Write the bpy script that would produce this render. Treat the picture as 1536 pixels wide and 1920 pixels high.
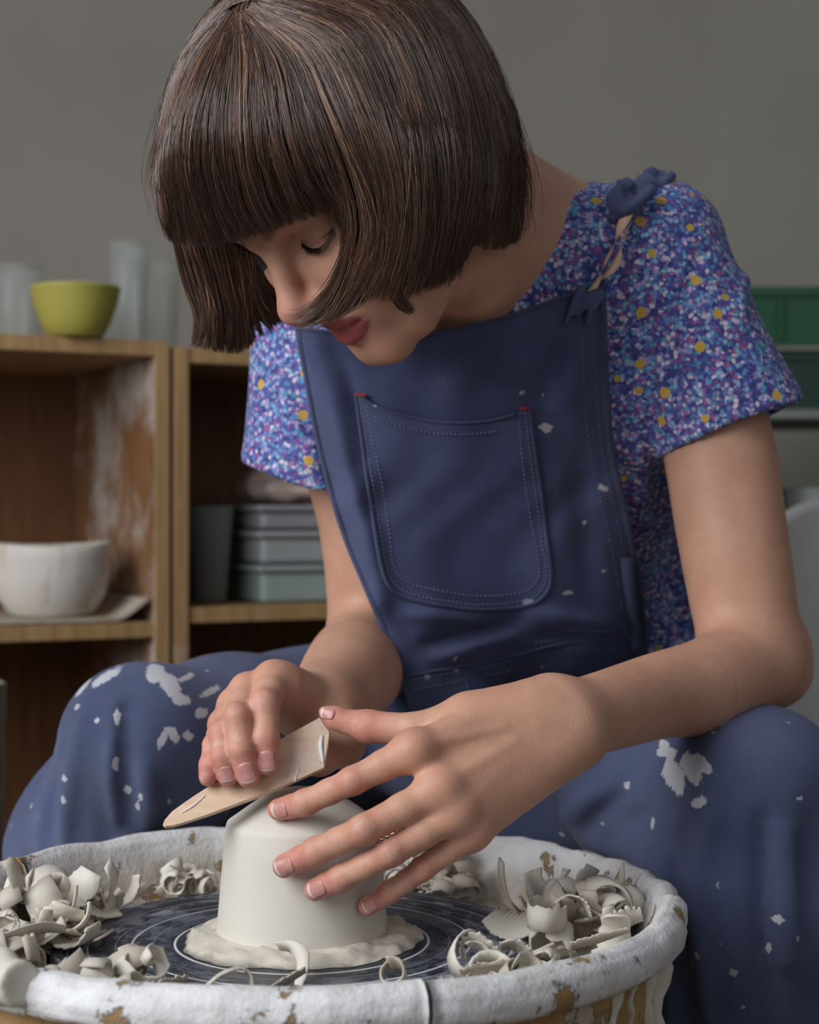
import bpy, bmesh, math, random
import numpy as np
from mathutils import Vector, Matrix

for o in list(bpy.data.objects):
    bpy.data.objects.remove(o)
SC = bpy.context.scene
COL = SC.collection
random.seed(7)
RNG = np.random.default_rng(11)

# ------------------------------------------------------------------ camera, light, exposure
F_PX = 3209.0            # focal length in pixels of the 1536 x 1920 frame
CAM = np.array([0.0, 0.0, 0.74])
cam_data = bpy.data.cameras.new('camera')
cam_data.sensor_fit = 'VERTICAL'
cam_data.sensor_height = 24.0
cam_data.lens = F_PX / 1920.0 * 24.0
cam_data.clip_start = 0.02
cam_data.dof.use_dof = True
cam_data.dof.focus_distance = 1.03
cam_data.dof.aperture_fstop = 5.0
cam = bpy.data.objects.new('camera', cam_data)
cam.location = CAM
cam.rotation_euler = (math.radians(90), 0, 0)
COL.objects.link(cam)
SC.camera = cam

world = bpy.data.worlds.new('world')
world.use_nodes = True
SC.world = world
_bg = world.node_tree.nodes['Background']
_bg.inputs['Color'].default_value = (0.80, 0.88, 1.0, 1)
_bg.inputs['Strength'].default_value = 0.20


def area_light(name, loc, target, sx, sy, power, color):
    l = bpy.data.lights.new(name, 'AREA')
    l.shape = 'RECTANGLE'
    l.size, l.size_y = sx, sy
    l.energy = power
    l.color = color
    o = bpy.data.objects.new(name, l)
    o.location = loc
    o.rotation_euler = (Vector(target) - Vector(loc)).to_track_quat('-Z', 'Y').to_euler()
    COL.objects.link(o)
    return o


area_light('window_daylight', (-1.45, 0.0, 1.62), (0.05, 1.2, 0.72), 1.5, 1.6, 54, (0.93, 0.96, 1.0))
area_light('front_right_fill', (1.5, -0.9, 1.7), (0.1, 1.2, 0.7), 1.2, 1.2, 4.5, (0.96, 0.97, 1.0))  # dim fill lamp added at the front right, not an actual window

SC.view_settings.view_transform = 'Standard'
SC.view_settings.look = 'None'
SC.view_settings.gamma = 1.0
SC.view_settings.use_curve_mapping = False
SC.view_settings.exposure = 0.0
# ------------------------------------------------------------------ helpers: points, objects, materials
def UP(px, py, Y):
    """the 3D point at distance Y from the camera plane seen at a pixel of the photograph"""
    return np.array([(px - 768.0) / F_PX * Y, Y, CAM[2] - (py - 960.0) / F_PX * Y])


def nrm(v):
    v = np.asarray(v, float)
    return v / (np.linalg.norm(v) + 1e-12)


def lin(c):
    """sRGB 0..255 -> linear rgba"""
    out = []
    for v in c:
        v = v / 255.0
        out.append(v / 12.92 if v <= 0.04045 else ((v + 0.055) / 1.055) ** 2.4)
    return tuple(out) + (1.0,)


def set_mesh(me, verts, faces, smooth=True):
    verts = np.asarray(verts, np.float32)
    if isinstance(faces, np.ndarray) and faces.ndim == 2:
        n, k = faces.shape
        me.vertices.add(len(verts))
        me.vertices.foreach_set('co', verts.ravel())
        me.loops.add(n * k)
        me.loops.foreach_set('vertex_index', faces.astype(np.int32).ravel())
        me.polygons.add(n)
        me.polygons.foreach_set('loop_start', np.arange(0, n * k, k, dtype=np.int32))
        me.update(calc_edges=True)
    else:
        me.from_pydata([tuple(map(float, v)) for v in verts], [], [tuple(map(int, f)) for f in faces])
        me.update()
    if smooth:
        me.polygons.foreach_set('use_smooth', np.ones(len(me.polygons), bool))
    return me


def obj(name, verts, faces, mat, parent=None, smooth=True):
    me = bpy.data.meshes.new(name)
    set_mesh(me, verts, faces, smooth)
    me.materials.append(mat)
    o = bpy.data.objects.new(name, me)
    COL.objects.link(o)
    if parent:
        o.parent = parent
        o.matrix_parent_inverse = parent_inv(parent)
    return o


def parent_inv(p):
    m = Matrix.Identity(4)
    q = p
    chain = []
    while q:
        chain.append(q.matrix_basis.copy() if not q.parent else q.matrix_parent_inverse @ q.matrix_basis)
        q = q.parent
    for c in reversed(chain):
        m = m @ c
    return m.inverted()


def empty(name, loc):
    o = bpy.data.objects.new(name, None)
    o.location = loc
    o.empty_display_size = 0.05
    COL.objects.link(o)
    return o


def tag(o, label=None, cat=None, group=None, kind=None):
    for k, v in (('label', label), ('category', cat), ('group', group), ('kind', kind)):
        if v:
            o[k] = v
    return o


def attr(o, name, data):
    data = np.asarray(data, np.float32)
    a = o.data.attributes.new(name, 'FLOAT' if data.ndim == 1 else 'FLOAT_VECTOR', 'POINT')
    a.data.foreach_set('value' if data.ndim == 1 else 'vector', data.ravel())


def join_geo(parts):
    V, F, n = [], [], 0
    for v, f in parts:
        V += [tuple(x) for x in v]
        F += [tuple(i + n for i in q) for q in f]
        n += len(v)
    return V, F


def box_geo(x0, x1, y0, y1, z0, z1):
    v = [(x, y, z) for x in (x0, x1) for y in (y0, y1) for z in (z0, z1)]
    f = [(0, 1, 3, 2), (4, 6, 7, 5), (0, 4, 5, 1), (2, 3, 7, 6), (0, 2, 6, 4), (1, 5, 7, 3)]
    return v, f


def bevel(o, w=0.0015, seg=2):
    m = o.modifiers.new('bevel', 'BEVEL')
    m.width = w
    m.segments = seg
    m.limit_method = 'ANGLE'
    return o


def lathe_geo(profile, n=48, c=(0, 0, 0), jitter=None):
    """profile: list of (r, z); closed rings, ends capped when r == 0"""
    V, F = [], []
    for j, (r, z) in enumerate(profile):
        for i in range(n):
            a = 2 * math.pi * i / n
            rr, zz = r, z
            if jitter:
                rr, zz = jitter(a, j, r, z)
            V.append((c[0] + rr * math.cos(a), c[1] + rr * math.sin(a), c[2] + zz))
    for j in range(len(profile) - 1):
        for i in range(n):
            k = (i + 1) % n
            F.append((j * n + i, j * n + k, (j + 1) * n + k, (j + 1) * n + i))
    return V, F


def grid_faces(nu, nv, wrap_u=False):
    F = []
    for j in range(nv - 1):
        for i in range(nu if wrap_u else nu - 1):
            k = (i + 1) % nu
            F.append((j * nu + i, j * nu + k, (j + 1) * nu + k, (j + 1) * nu + i))
    return np.array(F)


def tube_geo(pts, rad, n=8, flat=1.0, caps=True):
    """tube along pts (m,3) with radius per point"""
    pts = np.asarray(pts, float)
    m = len(pts)
    rad = np.broadcast_to(np.asarray(rad, float), (m,))
    t = np.gradient(pts, axis=0)
    t /= np.linalg.norm(t, axis=1)[:, None] + 1e-12
    up = np.array([0, 0, 1.0])
    if abs(t[0] @ up) > 0.9:
        up = np.array([0, 1.0, 0])
    V = []
    a = nrm(np.cross(up, t[0]))
    for i in range(m):
        a = nrm(a - t[i] * (a @ t[i]))
        b = np.cross(t[i], a)
        for k in range(n):
            th = 2 * math.pi * k / n
            V.append(pts[i] + rad[i] * (math.cos(th) * a + flat * math.sin(th) * b))
    F = [tuple(q) for q in grid_faces(n, m, True)]
    if caps:
        F.append(tuple(reversed(range(n))))
        F.append(tuple(range((m - 1) * n, m * n)))
    return V, F


def spline(P, n):
    """Catmull-Rom through P resampled to n points"""
    P = np.asarray(P, float)
    if len(P) == 2:
        t = np.linspace(0, 1, n)[:, None]
        return P[0] * (1 - t) + P[1] * t
    Q = np.vstack([2 * P[0] - P[1], P, 2 * P[-1] - P[-2]])
    s = np.linspace(0, len(P) - 1 - 1e-9, n)
    i = s.astype(int)
    t = (s - i)[:, None]
    a, b, c, d = Q[i], Q[i + 1], Q[i + 2], Q[i + 3]
    return 0.5 * (2 * b + (c - a) * t + (2 * a - 5 * b + 4 * c - d) * t ** 2 + (3 * b - a - 3 * c + d) * t ** 3)


class NT:
    """thin wrapper for building a material's node tree"""

    def __init__(s, name):
        s.m = bpy.data.materials.new(name)
        s.m.use_nodes = True
        s.t = s.m.node_tree
        s.b = s.t.nodes['Principled BSDF']
        s.out = s.t.nodes['Material Output']

    def n(s, typ, ins=None, **at):
        nd = s.t.nodes.new('ShaderNode' + typ)
        for k, v in at.items():
            setattr(nd, k, v)
        for k, v in (ins or {}).items():
            s.set(nd.inputs[k], v)
        return nd

    def set(s, sock, v):
        if isinstance(v, bpy.types.NodeSocket):
            s.t.links.new(v, sock)
        else:
            sock.default_value = v

    def p(s, **k):
        for a, v in k.items():
            s.set(s.b.inputs[a.replace('_', ' ')], v)
        return s

    def co(s, kind='Object'):
        return s.n('TexCoord').outputs[kind]

    def at(s, name, out='Fac'):
        return s.n('Attribute', attribute_name=name).outputs[out]

    def noise(s, co, scale, detail=3, rough=0.55, dist=0.0):
        return s.n('TexNoise', {'Vector': co, 'Scale': scale, 'Detail': detail, 'Roughness': rough, 'Distortion': dist}).outputs['Fac']

    def ramp(s, fac, stops, interp='LINEAR'):
        nd = s.n('ValToRGB', {'Fac': fac})
        r = nd.color_ramp
        r.interpolation = interp
        while len(r.elements) < len(stops):
            r.elements.new(0.5)
        for e, (p, c) in zip(r.elements, stops):
            e.position = p
            e.color = c if len(c) == 4 else tuple(c) + (1,)
        return nd.outputs['Color']

    def step(s, v, lo, hi):
        return s.n('MapRange', {'Value': v, 'From Min': lo, 'From Max': hi}, interpolation_type='SMOOTHSTEP').outputs['Result']

    def mix(s, f, a, b, mode='MIX'):
        nd = s.n('Mix', data_type='RGBA', blend_type=mode)
        s.set(nd.inputs[0], f)
        s.set(nd.inputs[6], a)
        s.set(nd.inputs[7], b)
        return nd.outputs[2]

    def math(s, op, a, b=0.0, c=0.0):
        nd = s.n('Math', operation=op)
        s.set(nd.inputs[0], a)
        s.set(nd.inputs[1], b)
        s.set(nd.inputs[2], c)
        return nd.outputs[0]

    def mapping(s, co, scale=(1, 1, 1), rot=(0, 0, 0), loc=(0, 0, 0)):
        return s.n('Mapping', {'Vector': co, 'Scale': scale, 'Rotation': rot, 'Location': loc}).outputs['Vector']

    def bump(s, h, dist, strength=1.0, normal=None):
        ins = {'Height': h, 'Distance': dist, 'Strength': strength}
        if normal is not None:
            ins['Normal'] = normal
        nd = s.n('Bump', ins)
        return nd.outputs['Normal']


def plain(name, rgb, rough=0.6, var=0.12, scale=30.0, bump=0.0006):
    """one colour with fine mottling and relief"""
    t = NT(name)
    co = t.co()
    f = t.noise(co, scale, 4)
    c = lin(rgb)
    d = tuple(x * (1 - var) for x in c[:3]) + (1,)
    e = tuple(min(1, x * (1 + var)) for x in c[:3]) + (1,)
    t.p(Base_Color=t.ramp(f, [(0.3, d), (0.7, e)]), Roughness=rough)
    if bump:
        t.p(Normal=t.bump(f, bump))
    return t.m


# ------------------------------------------------------------------ helpers: signed distance modelling
class S:
    """signed distance node with a bounding sphere"""

    def __init__(s, fn, c, r):
        s.fn, s.c, s.r = fn, np.asarray(c, float), float(r)

    def ev(s, P, c=None, h=None):
        return s.fn(P, c, h)


def far(s, c, h, k):
    return c is not None and np.linalg.norm(c - s.c) - s.r > h + k + 0.010


def rc(a, b, ra, rb):
    a, b = np.asarray(a, float), np.asarray(b, float)
    ba = b - a
    L = ba @ ba + 1e-12

    def fn(P, c, h):
        q = P - a
        t = np.clip(q @ ba / L, 0, 1)
        return np.sqrt(((q - t[:, None] * ba) ** 2).sum(1)) - (ra + (rb - ra) * t)
    return S(fn, (a + b) / 2, np.sqrt(L) / 2 + max(ra, rb))


def ell(c0, radii, R=None):
    """R: rows are the ellipsoid's axes"""
    c0 = np.asarray(c0, float)
    R = np.eye(3) if R is None else np.asarray(R, float)
    r = np.asarray(radii, float)

    def fn(P, c, h):
        q = (P - c0) @ R.T
        k0 = np.sqrt(((q / r) ** 2).sum(1))
        k1 = np.sqrt(((q / r ** 2) ** 2).sum(1)) + 1e-9
        return k0 * (k0 - 1) / k1
    return S(fn, c0, r.max())


def rbox(c0, half, R=None, rad=0.004):
    c0 = np.asarray(c0, float)
    R = np.eye(3) if R is None else np.asarray(R, float)
    hf = np.asarray(half, float) - rad

    def fn(P, c, h):
        q = np.abs((P - c0) @ R.T) - hf
        return np.sqrt((np.maximum(q, 0) ** 2).sum(1)) + np.minimum(q.max(1), 0) - rad
    return S(fn, c0, np.linalg.norm(half))


def bound(ss):
    cs = np.array([s.c for s in ss])
    lo = (cs - np.array([s.r for s in ss])[:, None]).min(0)
    hi = (cs + np.array([s.r for s in ss])[:, None]).max(0)
    c = (lo + hi) / 2
    return c, max(np.linalg.norm(s.c - c) + s.r for s in ss)


def smin(a, b, k):
    if k <= 0:
        return np.minimum(a, b)
    h = np.maximum(k - np.abs(a - b), 0) / k
    return np.minimum(a, b) - h * h * k * 0.25


def su(k, *ss):
    """smooth union"""
    ss = [x for s in ss for x in (s if isinstance(s, (list, tuple)) else [s])]
    bc, br = bound(ss)

    def fn(P, c, h):
        d = None
        for s in ss:
            if far(s, c, h, k):
                continue
            e = s.ev(P, c, h)
            d = e if d is None else smin(d, e, k)
        return np.full(len(P), 1.0) if d is None else d
    return S(fn, bc, br + k * 0.25)


def sub(k, A, B):
    def fn(P, c, h):
        d = A.ev(P, c, h)
        if far(B, c, h, k):
            return d
        return -smin(-d, B.ev(P, c, h), k)
    return S(fn, A.c, A.r)


def inter(k, A, fnB):
    """A intersected with a function (e.g. a half space)"""
    def fn(P, c, h):
        return -smin(-A.ev(P, c, h), -fnB(P), k)
    return S(fn, A.c, A.r)


def half(pt, n):
    pt, n = np.asarray(pt, float), nrm(n)
    return lambda P: (P - pt) @ n


def disp(A, f, amp):
    def fn(P, c, h):
        return A.ev(P, c, h) + f(P)
    return S(fn, A.c, A.r + amp)


def chain(pts, rad, k=0.0):
    return su(k, [rc(pts[i], pts[i + 1], rad[i], rad[i + 1]) for i in range(len(pts) - 1)])


def mesh_sdf(A, vox, lo=None, hi=None, B=16, slack=0.012, smooth=2):
    """surface nets over the blocks near the surface"""
    lo = A.c - A.r - 0.01 if lo is None else np.asarray(lo, float)
    hi = A.c + A.r + 0.01 if hi is None else np.asarray(hi, float)
    nb = np.ceil((hi - lo) / (vox * B)).astype(int)
    bi = np.stack(np.meshgrid(*[np.arange(n) for n in nb], indexing='ij'), -1).reshape(-1, 3)
    cen = lo + (bi + 0.5) * B * vox
    hd = B * vox * 0.5 * math.sqrt(3) + vox * 1.8
    d = np.concatenate([A.ev(cen[i:i + 200000], None, None) for i in range(0, len(cen), 200000)])
    bi = bi[np.abs(d) < hd * 1.25 + slack]
    G = nb * B + 4
    m = B + 2
    loc = np.stack(np.meshgrid(*[np.arange(m)] * 3, indexing='ij'), -1).reshape(-1, 3)
    ids_all, v_all, q_all = [], [], []
    st = np.array([m * m, m, 1])
    corners = np.array([(i, j, k) for i in (0, 1) for j in (0, 1) for k in (0, 1)])
    edges = [(a, b) for a in range(8) for b in range(8) if b > a and np.abs(corners[a] - corners[b]).sum() == 1]
    gst = np.array([G[1] * G[2], G[2], 1])
    for b in bi:
        base = b * B - 1
        P = lo + (base + loc) * vox
        D = A.ev(P, lo + (b + 0.5) * B * vox, hd)
        if D.min() > 0 or D.max() < 0:
            continue
        D3 = D.reshape(m, m, m)
        cs = np.stack([D3[i:m - 1 + i, j:m - 1 + j, k:m - 1 + k] for i, j, k in corners], -1)
        sg = cs < 0
        act = sg.any(-1) & ~sg.all(-1)
        ci = np.argwhere(act)
        if len(ci) == 0:
            continue
        cv = cs[act]
        acc = np.zeros((len(ci), 3))
        cnt = np.zeros(len(ci))
        for a, e in edges:
            va, ve = cv[:, a], cv[:, e]
            x = (va < 0) != (ve < 0)
            t = np.where(x, va / np.where(x, va - ve, 1), 0)
            pt = corners[a] + t[:, None] * (corners[e] - corners[a])
            acc += pt * x[:, None]
            cnt += x
        v = lo + (base + ci + acc / cnt[:, None]) * vox
        ids_all.append((base + ci + 2) @ gst)
        v_all.append(v)
        S3 = D3 < 0
        for ax in range(3):
            o1, o2 = [(1, 2), (2, 0), (0, 1)][ax]
            sl = [slice(1, B + 1)] * 3
            s2 = list(sl)
            s2[ax] = slice(2, B + 2)
            e0, e1 = S3[tuple(sl)], S3[tuple(s2)]
            ed = np.argwhere(e0 != e1)
            if len(ed) == 0:
                continue
            inside = e0[tuple(ed.T)]
            g = base + 1 + ed + 2
            u1, u2 = np.eye(3, dtype=int)[o1], np.eye(3, dtype=int)[o2]
            q = np.stack([(g - u1 - u2) @ gst, (g - u2) @ gst, g @ gst, (g - u1) @ gst], 1)
            q[~inside] = q[~inside][:, ::-1]
            q_all.append(q)
    ids = np.concatenate(ids_all)
    V = np.concatenate(v_all)
    uid, first = np.unique(ids, return_index=True)
    V = V[first]
    Q = np.searchsorted(uid, np.concatenate(q_all))
    Q = np.minimum(Q, len(uid) - 1)
    for _ in range(smooth):
        E = np.concatenate([Q[:, [0, 1]], Q[:, [1, 2]], Q[:, [2, 3]], Q[:, [3, 0]]])
        acc = np.zeros_like(V)
        cnt = np.bincount(E[:, 0], minlength=len(V)).astype(float)
        for a in range(3):
            acc[:, a] = np.bincount(E[:, 0], weights=V[E[:, 1], a], minlength=len(V))
        ok = cnt > 0
        V[ok] = 0.4 * V[ok] + 0.6 * acc[ok] / cnt[ok, None]
    return V, Q


def trace(A, px, py, start=0.8, end=2.2, off=0.0, steps=70):
    """where the lines of sight through the given photo pixels meet a surface"""
    px, py = np.ravel(px).astype(float), np.ravel(py).astype(float)
    d = np.stack([(px - 768) / F_PX, np.ones_like(px), -(py - 960) / F_PX], 1)
    ln = np.linalg.norm(d, axis=1)
    d = d / ln[:, None]
    t = np.full(len(px), start) * ln
    for _ in range(steps):
        v = A.ev(CAM + d * t[:, None]) - off
        t = np.minimum(t + v * 0.8, end * ln)
    return CAM + d * t[:, None], t >= end * ln * 0.999


def vnoise(P, scale, seed=0):
    """cheap smooth 3D noise, about -1..1, from sums of sines"""
    r = np.random.default_rng(seed)
    o = np.zeros(len(P))
    for i in range(6):
        w = r.normal(size=3)
        w = w / np.linalg.norm(w) * scale * (0.6 + 0.9 * r.random())
        o += np.sin(P @ w + r.random() * 6.28)
    return o / 3.0
# ------------------------------------------------------------------ the room
def wall_mat():
    t = NT('grey_plaster')
    co = t.co()
    f = t.noise(co, 2.5, 4)
    g = t.noise(co, 60, 3)
    t.p(Base_Color=t.ramp(f, [(0.3, lin((138, 132, 121))), (0.7, lin((149, 143, 132)))]), Roughness=0.9,
        Normal=t.bump(g, 0.0008))
    return t.m


M_WALL = wall_mat()
M_FLOOR = plain('concrete_floor', (105, 100, 94), 0.85, 0.2, 6.0)
M_BASE = plain('baseboard_paint', (150, 146, 138), 0.6, 0.05, 10)


def struct(name, b, m):
    return tag(obj(name, *box_geo(*b), m, smooth=False), kind='structure')


struct('floor', (-2.6, 2.6, -1.6, 3.0, -0.05, 0.0), M_FLOOR)
struct('wall_back', (-2.6, 2.6, 3.0, 3.08, 0.0, 2.7), M_WALL)
struct('wall_right', (2.6, 2.68, -1.6, 3.08, 0.0, 2.7), M_WALL)
struct('wall_left', (-2.68, -2.6, -1.6, 3.08, 0.0, 2.7), M_WALL)
struct('baseboard_back', (-2.6, 2.6, 2.985, 3.0, 0.0, 0.09), M_BASE)


# ------------------------------------------------------------------ cubby shelves on the left (turned about 28 degrees)
def wood_mat(name, base, dark, clay=0.0, clay_z=None, scale=1.0):
    t = NT(name)
    co = t.co()
    g = t.noise(t.mapping(co, (26 * scale, 26 * scale, 2.2 * scale)), 3.0, 5, 0.6)
    c = t.ramp(g, [(0.25, lin(dark)), (0.75, lin(base))])
    if clay:
        sm = t.noise(t.mapping(co, (1, 1, 0.8)), 8, 7, 0.68)
        mk = t.step(sm, 0.62 - clay * 0.2, 0.78 - clay * 0.15)
        c = t.mix(t.math('MULTIPLY', mk, 0.75), c, lin((200, 190, 182)))
    t.p(Base_Color=c, Roughness=0.6, Normal=t.bump(g, 0.0004))
    return t.m


M_PLY = wood_mat('birch_plywood_edge', (176, 142, 98), (140, 106, 66), 0.25)
M_PLY_IN = wood_mat('plywood_face', (136, 94, 58), (98, 64, 38), 0.0)
M_PLY_CLAY = wood_mat('plywood_face_with_clay_smears', (146, 104, 68), (110, 74, 44), 0.95)
ANG = math.radians(27)


def cabinet(origin, w, h, d, z0, shelves, label, right_mat):
    """origin: front right lower corner on plan; local x runs to the right along the front, y to the back"""
    root = empty('cubby_cabinet', (origin[0], origin[1], 0.0))
    root.rotation_euler = (0, 0, ANG)
    tag(root, label, 'cabinet', 'plywood cubby cabinets')
    th = 0.018
    bpy.context.view_layer.update()

    def part(name, b, m):
        o = obj(name, *box_geo(*b), m, smooth=False)
        o.parent = root
        bevel(o, 0.0012)
        return o
    part('side_panel', (-th, 0, 0, d, 0, h), right_mat)
    part('side_panel', (-w, -w + th, 0, d, 0, h), M_PLY_IN)
    part('top_panel', (-w + th, -th, 0, d, h - th, h), M_PLY)
    part('back_panel', (-w + th, -th, d - 0.008, d, 0, h - th), M_PLY_IN)
    for z in shelves:
        part('shelf_board', (-w + th, -th, 0.002, d - 0.008, z - th, z), M_PLY)
    # pale plywood edges on the front of the two sides
    for x0, x1 in ((-th, 0), (-w, -w + th)):
        part('edge_band', (x0, x1, -0.002, 0.0, 0, h), M_PLY)
    return root


CA = (-0.2785, 1.985)        # front right corner of the left cabinet
def cab_pt(x, y, z, o=CA):
    c, s = math.cos(ANG), math.sin(ANG)
    return np.array([o[0] + x * c - y * s, o[1] + x * s + y * c, z])


Z_TOP, Z_SHELF = 0.938, 0.613
cabinet(CA, 0.62, Z_TOP, 0.34, 0, (Z_SHELF, 0.29), 'plywood cubby cabinet smeared with clay, the white bowl inside it', M_PLY_CLAY)
CB = cab_pt(0.66, 0.0, 0)[:2]
_cb = cabinet((float(CB[0]), float(CB[1])), 0.655, Z_TOP - 0.006, 0.34, 0, (0.628, 0.29),
              'plywood cubby cabinet behind the potter with stacked tubs inside', M_PLY_IN)


def solid_lathe(name, prof, loc, mat, label, cat, group=None, n=48, jit=None, sub=0):
    o = obj(name, *lathe_geo(prof, n, (0, 0, 0), jit), mat)
    o.location = [float(v) for v in loc]
    return tag(o, label, cat, group)


def cup_profile(prof, th):
    """outer profile (r,z) from the foot up -> closed profile with wall thickness th"""
    p = [(0.0, prof[0][1])] + list(prof)
    inn = [(max(r - th, 0.002), z) for r, z in reversed(prof)]
    inn[-1] = (inn[-1][0], prof[0][1] + th)
    return p + [(prof[-1][0] - th * 0.5, prof[-1][1] + th * 0.4)] + inn + [(0.0, prof[0][1] + th)]


def glaze(name, rgb, rough=0.35, spots=None):
    t = NT(name)
    co = t.co()
    f = t.noise(co, 18, 4)
    c = lin(rgb)
    col = t.ramp(f, [(0.3, tuple(x * 0.9 for x in c[:3])), (0.7, c)])
    if spots:
        s = t.noise(t.mapping(co, (30, 30, 8)), 1.0, 5, 0.7)
        col = t.mix(t.step(s, 0.52, 0.66), col, lin(spots))
    t.p(Base_Color=col, Roughness=rough)
    return t.m


# yellow bowl on the top of the left cabinet
_yb = UP(135, 640, 1.93)
solid_lathe('yellow_bowl', cup_profile([(0.028, 0), (0.032, 0.002), (0.040, 0.018), (0.047, 0.038), (0.0505, 0.054), (0.0515, 0.0565)], 0.003),
            (_yb[0], _yb[1] + 0.02, Z_TOP + 0.0005), glaze('yellow_glaze', (172, 163, 76), 0.5),
            'mustard yellow bowl standing on top of the plywood cabinet', 'bowl')
# white clay bowl on the middle shelf, on a bowed thin board
_wb = cab_pt(-0.118, 0.078, Z_SHELF)


def white_jit(a, j, r, z):
    return r * (1 + 0.012 * math.sin(3 * a + j)), z + 0.002 * math.sin(2 * a + 1.0) * (z > 0.06)


nb = 60
V = []
for i in range(nb + 1):
    s = i / nb
    x = -0.40 + 0.375 * s
    z = 0.002 + 0.022 * max(0, (s - 0.90) / 0.10) ** 1.5
    for y, dz in ((0.005, 0), (0.26, 0), (0.26, 0.0035), (0.005, 0.0035)):
        V.append(cab_pt(x, y, Z_SHELF + z + dz))
Fq = [tuple(q) for q in grid_faces(4, nb + 1, True)] + [(3, 2, 1, 0), tuple(range(nb * 4, nb * 4 + 4))]
tag(obj('ware_board', V, Fq, wood_mat('clay_dusted_board', (190, 178, 160), (158, 140, 118), 0.6), smooth=False),
    'thin pale board bowed up at one end, lying under the white bowl', 'board')
solid_lathe('white_bowl', cup_profile([(0.044, 0), (0.050, 0.004), (0.062, 0.024), (0.068, 0.048), (0.0692, 0.072), (0.0688, 0.082)], 0.006),
            (_wb[0], _wb[1], Z_SHELF + 0.006), glaze('raw_white_clay', (214, 206, 196), 0.75, (192, 180, 162)),
            'white unglazed clay bowl inside the clay-smeared plywood cubby', 'bowl', jit=white_jit)


# clear plastic vessels standing behind the yellow bowl
def clear_mat(name, rgb, alpha=0.3):
    t = NT(name)
    f = t.noise(t.mapping(t.co(), (50, 50, 6)), 1.0, 3)
    t.p(Base_Color=lin(rgb), Roughness=0.25, Transmission_Weight=0.0, Alpha=t.math('MULTIPLY_ADD', f, 0.3, alpha - 0.1))
    return t.m


M_CLEAR = clear_mat('clear_plastic', (176, 182, 176), 0.13)
_vs = [(30, 2.12, 0.036, 0.105, 'tall clear jar at the far side of the yellow bowl, nearest the frame edge'),
       (165, 2.26, 0.055, 0.10, 'wide clear tub standing right behind the yellow bowl'),
       (240, 2.12, 0.026, 0.135, 'narrow tall clear tumbler beside the yellow bowl'),
       (292, 2.16, 0.030, 0.120, 'clear tumbler standing close to the cabinet corner')]
for i, (px, Y, r, h, lb) in enumerate(_vs):
    b = UP(px, 640, Y)
    solid_lathe('clear_jar', cup_profile([(r * 0.8, 0), (r * 0.84, 0.003), (r * 0.92, h * 0.5), (r, h)], 0.0016),
                (b[0], b[1] + 0.005 * i, Z_TOP + 0.0005), M_CLEAR, lb, 'jar', n=32)
_tl = UP(167, 640, 2.05)
solid_lathe('teal_vial', [(0.0, 0), (0.007, 0), (0.007, 0.055), (0.005, 0.06), (0.005, 0.072), (0.0, 0.074)], (_tl[0], _tl[1], Z_TOP + 0.0005),
            glaze('teal_glaze', (52, 88, 92)), 'small dark teal bottle just behind the yellow bowl', 'bottle', n=20)

solid_lathe('clay_bucket', cup_profile([(0.085, 0), (0.09, 0.004), (0.098, 0.3), (0.104, 0.565)], 0.004), (-0.513, 1.72, 0.0005),
            glaze('bucket_caked_in_clay', (150, 138, 118), 0.8, (196, 184, 164)), 'tall bucket caked in dry clay at the left frame edge', 'bucket',
            jit=lambda a, j, r, z: (r * (1 + 0.02 * math.sin(5 * a + 3 * j) + 0.012 * math.sin(11 * a)), z))
# things in the right hand cubby
_zb = 0.628 + 0.0005


def cb_pt(x, y, z):
    return cab_pt(x, y, z, CB)


_p = cb_pt(-0.575, 0.10, _zb)
solid_lathe('grey_beaker', cup_profile([(0.020, 0), (0.022, 0.003), (0.026, 0.06), (0.031, 0.118)], 0.003), _p,
            glaze('grey_slip', (128, 130, 126), 0.6), 'tall grey beaker beside the stacked tubs', 'beaker', n=32)
_tubs = [(0.0, 0.046, (150, 164, 158), (92, 140, 128), 'lowest plastic tub of the stack, with green and cream stains'),
         (0.048, 0.040, (162, 164, 164), (128, 128, 128), 'middle grey plastic tub of the stack'),
         (0.090, 0.030, (150, 150, 152), (120, 116, 118), 'topmost shallow grey tub of the stack')]
for dz, h, c1, c2, lb in _tubs:
    root = empty('plastic_tub', [float(v) for v in cb_pt(-0.46, 0.13, _zb + dz)])
    root.rotation_euler = (0, 0, ANG)
    tag(root, lb, 'tub', 'tubs stacked behind the potter')
    m = glaze('tub_plastic', c1, 0.45, c2)
    o = obj('tub_body', *box_geo(-0.066, 0.10, -0.085, 0.085, 0, h - 0.008), m, smooth=False)
    o.parent = root
    bevel(o, 0.006, 3)
    o = obj('lid', *box_geo(-0.072, 0.106, -0.091, 0.091, h - 0.008, h), m, smooth=False)
    o.parent = root
    bevel(o, 0.003, 2)
# crumpled bag on the stack
_c = cb_pt(-0.455, 0.12, _zb + 0.1205 + 0.018)
_bag = disp(su(0.02, ell(_c, (0.07, 0.06, 0.020)), ell(_c + [-0.035, 0, 0.008], (0.028, 0.03, 0.018)), ell(_c + [0.04, 0, 0.004], (0.03, 0.03, 0.016))),
            lambda P: 0.0035 * vnoise(P, 170, 3), 0.006)
V, Q = mesh_sdf(_bag, 0.004)
V[:, 2] = np.maximum(V[:, 2], _zb + 0.1206)
tag(obj('crumpled_bag', V, Q, glaze('pinkish_plastic', (176, 152, 140), 0.4, (150, 150, 148))), 'crumpled pinkish plastic bag on top of the tub stack', 'bag')

# ------------------------------------------------------------------ right side: shelf with green crates, tub, grey chair
_rz = 0.74 + (960 - 786) / F_PX * 2.3


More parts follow.
